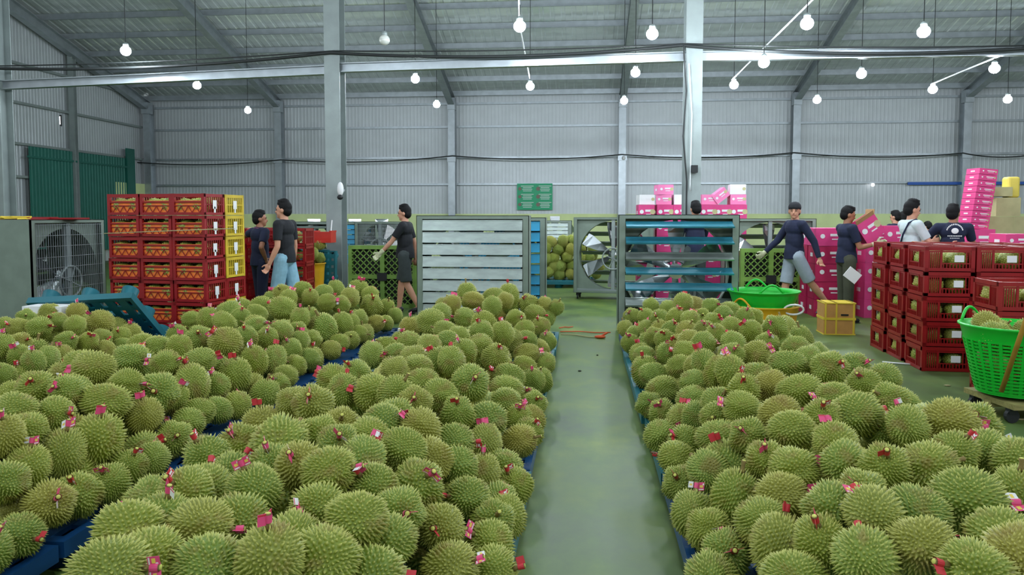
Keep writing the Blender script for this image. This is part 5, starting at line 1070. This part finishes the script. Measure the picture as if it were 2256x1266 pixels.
def rotx(a): return Matrix.Rotation(R(a), 3, 'X')
def person(px, Y, H, heading, label, top='blackc', bottom='dgrey', legs='short', sleeves='short', hipL=0, hipR=0, kneeL=0, kneeR=0, shL=0, shR=0, abL=8, abR=8, elL=10, elR=10, twL=0, twR=0,
           lean=0, headyaw=0, headpitch=0, skin='skin', cap=False, gloves='', shoes='sole', waist_up=False, hairlen=1.0, ground=True, collar=False, strap=False, backprint=False, px_y=600, cap_back=True):
    """local frame: +Y forward, +X right, L side is -X; joint angles in degrees"""
    s = H / 1.72
    base = at(px, px_y, Y)
    t = empty('person', (base.x, Y, 0), R(heading), label=label, cat='person')
    hipz = .90 * s
    def leg(side, hip, knee):
        h = Vector((side * .09 * s, 0, 0)); d = rotx(hip) @ Vector((0, 0, -1)); k = h + d * .43 * s
        d2 = rotx(hip - knee) @ Vector((0, 0, -1)); a = k + d2 * .40 * s
        f = rotx((hip - knee) * .6 if knee > 15 or abs(hip) > 12 else 0) @ Vector((0, 1, 0))
        return h, k, a, f
    LL = leg(-1, hipL, kneeL); RL_ = leg(1, hipR, kneeR)
    low = min(LL[2].z, RL_[2].z, (LL[2] + LL[3] * .13).z + .05, (RL_[2] + RL_[3] * .13).z + .05)
    hz = -low + .075 * s
    O = Vector((0, 0, hz))
    leanM = rotx(-lean)
    up = lambda v: O + leanM @ (Vector(v) * s)
    pel = up((0, 0, .04)); wst = up((0, 0, .2)); ch = up((0, .0, .37)); nk = up((0, -.01, .52))
    sh = {-1: up((-.185, -.01, .475)), 1: up((.185, -.01, .475))}
    hM = leanM @ Matrix.Rotation(R(headyaw), 3, 'Z') @ rotx(headpitch)
    hc = nk + leanM @ Vector((0, .02, 0)) * s + (leanM @ Vector((0, 0, .145))) * s
    def arm(side, shd, ab, el, tw):
        B = leanM @ Matrix.Rotation(R(-ab * side), 3, 'Y').inverted() if False else leanM @ Matrix.Rotation(R(-ab) * side, 3, 'Y')
        d = leanM @ (Matrix.Rotation(R(-ab) * side, 3, 'Y') @ (rotx(shd) @ Vector((0, 0, -1))))
        fw = leanM @ (Matrix.Rotation(R(-ab) * side, 3, 'Y') @ (rotx(shd) @ Vector((0, 1, 0))))
        if tw: fw = Matrix.Rotation(R(tw) * side, 3, d) @ fw
        e = sh[side] + d * .29 * s
        d2 = (d * math.cos(R(el)) + fw * math.sin(R(el))).normalized()
        w = e + d2 * .25 * s
        return e, w, d2, (d2.cross(fw.cross(d2))).normalized() if True else None, fw
    AL = arm(-1, shL, abL, elL, twL); AR = arm(1, shR, abR, elR, twR)
    def hand(mb, w, d2, side, fw, fat=0.0, curl=28):
        ax = fw - d2 * fw.dot(d2)
        if ax.length < .1: ax = Vector((0, 0, 1)) - d2 * d2.z
        ax.normalize()               # across the palm (thumb side)
        n_ = d2.cross(ax).normalized() * side     # palm normal
        Mx = Matrix((ax, d2, n_)).transposed()
        mb.ell(w + d2 * .05 * s, ((.042 + fat) * s, .052 * s, (.019 + fat) * s), Mx, 12, 8)
        for i, (o_, ln) in enumerate(((-.031, .06), (-.011, .072), (.011, .078), (.031, .07))):
            p0 = w + d2 * .088 * s + ax * o_ * s; c = R(curl + 6 * i)
            p1 = p0 + (d2 * math.cos(c) + n_ * math.sin(c)) * ln * .5 * s; c2 = c * 2.1
            p2 = p1 + (d2 * math.cos(c2) + n_ * math.sin(c2)) * ln * .5 * s
            mb.cap(p0, p1, (.0095 + fat) * s, (.009 + fat) * s, 8); mb.cap(p1, p2, (.009 + fat) * s, (.0078 + fat) * s, 8)
        p0 = w + d2 * .028 * s + ax * .03 * s; p1 = p0 + (d2 * .6 + ax * .75 + n_ * .15).normalized() * .04 * s; p2 = p1 + (d2 * .9 + ax * .25 + n_ * .4).normalized() * .03 * s
        mb.cap(p0, p1, (.013 + fat) * s, (.0105 + fat) * s, 8); mb.cap(p1, p2, (.0105 + fat) * s, (.009 + fat) * s, 8)
    # body
    b = MB(); c = b.cap
    b.ell(up((0, 0, .42)), (.155 * s, .105 * s, .13 * s), leanM, 16, 10); b.ell(up((0, 0, .22)), (.125 * s, .09 * s, .17 * s), leanM, 16, 10); b.ell(up((0, -.01, .03)), (.15 * s, .105 * s, .12 * s), leanM, 16, 10)
    c(nk - leanM @ Vector((0, 0, .05)) * s, nk + leanM @ Vector((0, .015, .09)) * s, .06 * s, .052 * s)
    c(sh[-1], sh[1], .052 * s)
    for side, (e, w, d2, nn_, fw) in ((-1, AL), (1, AR)):
        c(sh[side], e, .05 * s, .037 * s); c(e, e.lerp(w, .35), .037 * s, .038 * s); c(e.lerp(w, .35), w, .038 * s, .025 * s); hand(b, w, d2, side, fw)
    for (h, k, a, f) in (LL, RL_):
        h = h + O; k = k + O; a = a + O
        c(h, k, .082 * s, .053 * s); c(k, k.lerp(a, .3), .052 * s, .055 * s); c(k.lerp(a, .3), a, .055 * s, .034 * s)
        c(a - Vector((0, 0, .025)) * s, a + f * .06 * s - Vector((0, 0, .03)) * s, .036 * s, .034 * s); c(a + f * .05 * s - Vector((0, 0, .035)) * s, a + f * .15 * s - Vector((0, 0, .048)) * s, .036 * s, .022 * s); c(a - f * .04 * s - Vector((0, 0, .03)) * s, a - Vector((0, 0, .03)) * s, .034 * s)
    hp = lambda x, y, z: hc + hM @ (Vector((x, y, z)) * s)
    b.ell(hp(0, -.008, .022), (.077 * s, .094 * s, .098 * s), hM, 18, 12)
    b.ell(hp(0, .028, -.035), (.058 * s, .06 * s, .07 * s), hM, 16, 10); c(hp(0, .062, -.082), hp(0, .02, -.085), .026 * s, .036 * s)
    c(hp(0, .085, .005), hp(0, .103, -.024), .009 * s, .013 * s, 8); b.ell(hp(0, .08, -.052), (.024 * s, .012 * s, .012 * s), hM)
    c(hp(-.035, .077, .022), hp(.035, .077, .022), .012 * s, None, 8)
    for sd in (-1, 1): b.ell(hp(sd * .077, -.012, -.004), (.012 * s, .02 * s, .032 * s), hM, 10, 8)
    blob('body', b, skin, t, .0085, 2)
    # face details
    m = MB()
    for sd in (-1, 1): m.ell(hp(sd * .031, .083, .006), (.013 * s, .007 * s, .006 * s), hM, 10, 6); m.tube([hp(sd * .014, .092, .025), hp(sd * .034, .09, .031), hp(sd * .052, .078, .024)], .0042 * s, 6)
    m.build('eyes', 'eye', t, True, label='dark eyes and brows')
    m = MB(); m.tube([hp(-.024, .082, -.052), hp(0, .093, -.05), hp(.024, .082, -.052)], .0048 * s, 6); m.build('mouth', 'lips', t, True, label='closed lips')
    m = MB()
    m.ell(hp(0, -.024, .042), (.085 * s, .094 * s, .094 * s * (1 if not cap else .9)), hM, 18, 12); m.ell(hp(0, -.05, -.005), (.08 * s, .065 * s, .08 * s), hM, 16, 10)
    if not cap:
        m.ell(hp(0, .018, .09), (.068 * s, .062 * s, .038 * s), hM, 14, 8); m.ell(hp(0, -.01, .115), (.07 * s, .075 * s, .035 * s * hairlen), hM, 14, 8)
        for k in range(9):
            a_ = k * .7; m.cap(hp(.04 * math.cos(a_), .01 + .045 * math.sin(a_), .10), hp(.05 * math.cos(a_), .015 + .052 * math.sin(a_), .115 + .012 * hairlen + .006 * (k % 2)), .02 * s, .008 * s, 6)
    blob('hair', m, 'hair', t, .008, 1)
    if cap:
        m = MB(); n = 24; prof = [(0.094, .035), (.096, .06), (.088, .095), (.06, .128), (.02, .142)]
        MH = Matrix.Translation(hp(0, -.012, 0)) @ hM.to_4x4() @ Matrix.Diagonal((s * .95, s * 1.1, s, 1)); m.lathe(prof, n, 0, MH)
        sg = -1 if cap_back else 1
        m.ell(hp(0, sg * .115 - .01, .022), (.062 * s, .06 * s, .009 * s), hM @ rotx(22 * -sg), 14, 6)
        m.build('cap', 'blackc', t, True)
    # clothes
    m = MB()
    m.ell(up((0, 0, .42)), (.175 * s, .128 * s, .135 * s), leanM, 18, 10); m.ell(up((0, .0, .24)), (.155 * s, .122 * s, .22 * s), leanM, 18, 10)
    m.tube([up((0, 0, -.03)), up((0, 0, .08)), up((0, 0, .3))], [.15 * s, .143 * s, .10 * s], 18); m.cap(sh[-1], sh[1], .064 * s)
    m.cap(up((0, -.01, .47)), up((0, -.005, .535)), .082 * s, .066 * s, 14, True)
    fr_ = .62 if sleeves == 'short' else 1
    for side, (e, w, d2, nn_, fw) in ((-1, AL), (1, AR)):
        if sleeves == 'short': m.cap(sh[side], sh[side].lerp(e, .72), .066 * s, .058 * s, 14, True)
        else: m.cap(sh[side], e, .064 * s, .052 * s, 14); m.cap(e, e.lerp(w, .96), .05 * s, .037 * s, 14, True)
    blob('shirt', m, top, t, .009, 2)
    m = MB(); lenf = .86 if legs == 'short' else 1
    m.ell(O + Vector((0, -.005, .03)) * s, (.165 * s, .125 * s, .13 * s), None, 18, 10)
    for (h, k, a, f) in (LL, RL_):
        h = h + O; k = k + O; a = a + O
        if legs == 'short': m.cap(h, h.lerp(k, .92), .096 * s, .092 * s, 16, True)
        else: m.cap(h, k, .096 * s, .072 * s, 16); m.cap(k, k.lerp(a, .95), .072 * s, .062 * s, 16, True)
    blob('shorts' if legs == 'short' else 'trousers', m, bottom, t, .009, 2)
    for (h, k, a, f) in (LL, RL_):
        m = MB(); a = a + O; q = a - Vector((0, 0, .064)) * s
        m.ell(q + f * .055 * s - Vector((0, 0, .006)), (.048 * s, .14 * s, .012 * s), Matrix.Rotation(math.atan2(f.z, f.y), 3, 'X'), 16, 6)
        if shoes == 'sole': m.tube([q + f * .1 * s + Vector((-.04 * s, 0, 0)), q + f * .09 * s + Vector((0, 0, .048 * s)), q + f * .1 * s + Vector((.04 * s, 0, 0))], .006, 6)
        else: m.cap(a - f * .03 * s - Vector((0, 0, .03)) * s, a + f * .14 * s - Vector((0, 0, .04)) * s, .044 * s, .032 * s)
        m.build('sandal' if shoes == 'sole' else 'shoe', shoes, t, True)
    for g_, side, A in (('L', -1, AL), ('R', 1, AR)):
        if g_ in gloves:
            m = MB(); hand(m, A[1], A[2], side, A[4], .004); m.cap(A[1] - A[2] * .05 * s, A[1] + A[2] * .02 * s, .036 * s, .032 * s); blob('glove', m, 'glove', t, .008, 1)
    if collar:
        m = MB(); m.tube([nk + leanM @ (Vector((.068 * math.cos(a_), .062 * math.sin(a_) + .0, .012 - .012 * math.sin(a_))) * s) for a_ in [2 * math.pi * k / 20 for k in range(20)]], .009 * s, 6, closed=True); m.build('collar', top, t, True)
        m = MB(); m.tube([nk + leanM @ (Vector((.077 * math.cos(a_), .07 * math.sin(a_) + .0, .004 - .012 * math.sin(a_))) * s) for a_ in [2 * math.pi * k / 20 for k in range(20)]], .0025 * s, 6, closed=True); m.build('collar_piping', 'lpink', t, True)
    if strap:
        m = MB(); m.tube([up((.10, .1, .38)), up((.11, .07, .5)), up((.115, .0, .547)), up((.11, -.09, .5)), up((.06, -.135, .35)), up((-.02, -.13, .2))], .012, 6); m.build('strap', 'navy', t, True, label='dark shoulder strap')
    if backprint:
        m = MB(); yb = -.139
        def bp(x, z): return up((x, yb + .9 * x * x * 1.6 + abs(z - .38) * .06, z))
        m.ell(bp(0, .43), (.045 * s, .006, .04 * s), leanM, 16, 6)
        for k in range(13): a_ = R(20 + 140 * k / 12); m.box(tuple(bp(.1 * math.cos(a_), .41 + .11 * math.sin(a_))), (.012, .006, .02))
        for k in range(9): m.box(tuple(bp(-.08 + .02 * k, .36)), (.012, .006, .014))
        for k in range(6): m.box(tuple(bp(-.05 + .02 * k, .33)), (.012, .006, .01))
        m.build('shirt_print', 'white', t, label='round white print with arched lettering')
    return t, dict(AL=AL, AR=AR, O=O)

# heading: 90 = facing image left (-X), -90 = facing right, 0 = away from the camera, 180 = towards it
person(574, 10.0, 1.60, -38, 'person in navy polo shirt and dark trousers, back turned, hand on hip', 'navy', 'navy', 'long', 'short', hipL=4, hipR=-4, shL=8, abL=80, elL=14, shR=-28, abR=30, elR=85, twR=-50, headyaw=-22, skin='skin_d', collar=True, shoes='black')
person(628, 9.75, 1.74, 84, 'person in black t-shirt and light blue shorts walking left past the crates', 'blackc', 'lblue', 'short', 'short', hipL=10, hipR=-12, kneeL=4, kneeR=58, shL=-2, abL=8, elL=26, shR=-4, abR=8, elR=14, headyaw=8, skin='skin', hairlen=1.35)
person(893, 11.3, 1.70, 88, 'person in black t-shirt and charcoal shorts with a white glove, facing left', 'blackc', 'dgrey', 'short', 'short', hipL=-6, hipR=12, kneeL=22, kneeR=6, shL=34, abL=6, elL=10, shR=-16, abR=8, elR=16, headpitch=-4, skin='skin', gloves='L', hairlen=1.25, shoes='black')
person(1531, 12.3, 1.76, 12, 'person with black hair and navy shirt standing behind the open shutter fan', 'navy', 'dgrey', 'long', 'long', shL=24, shR=40, elL=50, elR=70, headpitch=-12, shoes='black')
person(1749, 11.3, 1.73, 106, 'person in navy long-sleeved top, grey shorts and backward black cap striding left', 'navy', 'lgrey', 'short', 'long', hipL=-30, hipR=10, kneeL=12, kneeR=4, shL=-30, abL=14, elL=18, shR=28, abR=16, elR=16, headyaw=52, skin='skin', cap=True, gloves='R')
t6, j6 = person(1864, 10.9, 1.66, -82, 'person in navy shirt and white gloves holding up a pink carton', 'navy', 'olive', 'long', 'short', shL=26, shR=18, abL=4, abR=6, elL=82, elR=84, headpitch=-14, headyaw=-6, skin='skin_d', gloves='LR', hairlen=.8, shoes='black')
person(2004, 10.35, 1.73, -84, 'person in pale grey shirt with dark shoulder strap facing right, behind red crates', 'shirtg', 'dgrey', 'long', 'short', shL=34, shR=30, elL=60, elR=55, headpitch=-10, strap=True, skin='skin', hairlen=1.3, shoes='black')
person(2096, 10.6, 1.68, -14, 'person in navy t-shirt with round white back print, back turned', 'navy', 'dgrey', 'long', 'short', shL=30, shR=30, abL=38, abR=22, elL=60, elR=50, headyaw=-25, backprint=True, skin='skin_d', shoes='black')
person(1970, 14.6, 1.62, 30, 'person far behind, only the dark back of the head showing above pink cartons', 'navy', 'dgrey', 'long', 'short', headyaw=10, headpitch=-8, shoes='black')
person(1987, 15.2, 1.60, -40, 'person beside the other far one, dark head partly hidden by the pale-shirted man', 'blackc', 'dgrey', 'long', 'short', headpitch=-8, shoes='black')
person(2052, 15.5, 1.42, 20, 'person stooping far behind, small dark head low above the pink cartons', 'blackc', 'dgrey', 'long', 'short', lean=12, headpitch=-10, shoes='black')
# carton held up by the person with gloves
hb = at(1922, 498, 10.9)
carton('pinkbox', (hb.x, 10.9, hb.z - .16), 0, 'pink carton tilted in the gloved hands of the navy-shirted person', 'held carton', w=.3, d=.26, h=.3, rot=(0, R(-34), R(6)), flaps=True)
hb = at(1878, 606, 8.75); m = MB(); m.box((0, 0, 0), (.16, .012, .13)); m.build('white_tray', 'white', M=Matrix.Translation((hb.x, 8.75, hb.z)) @ Matrix.Rotation(R(38), 4, 'Y'), label='small white sheet sticking out at the back corner of the right crates', cat='tray')

STF.M = np.concatenate(STF.M)
o = link('durian', mesh_np('durian', np.concatenate(STF.V), np.concatenate(STF.F), ['husk', 'stem', 'cut', 'pink', 'white', 'yellow', 'red'], np.concatenate(STF.T), STF.M, np.concatenate(STF.Y)), None,
         'the remaining smaller durians between and behind the larger ones and packed in crates', 'durian', kind='stuff')
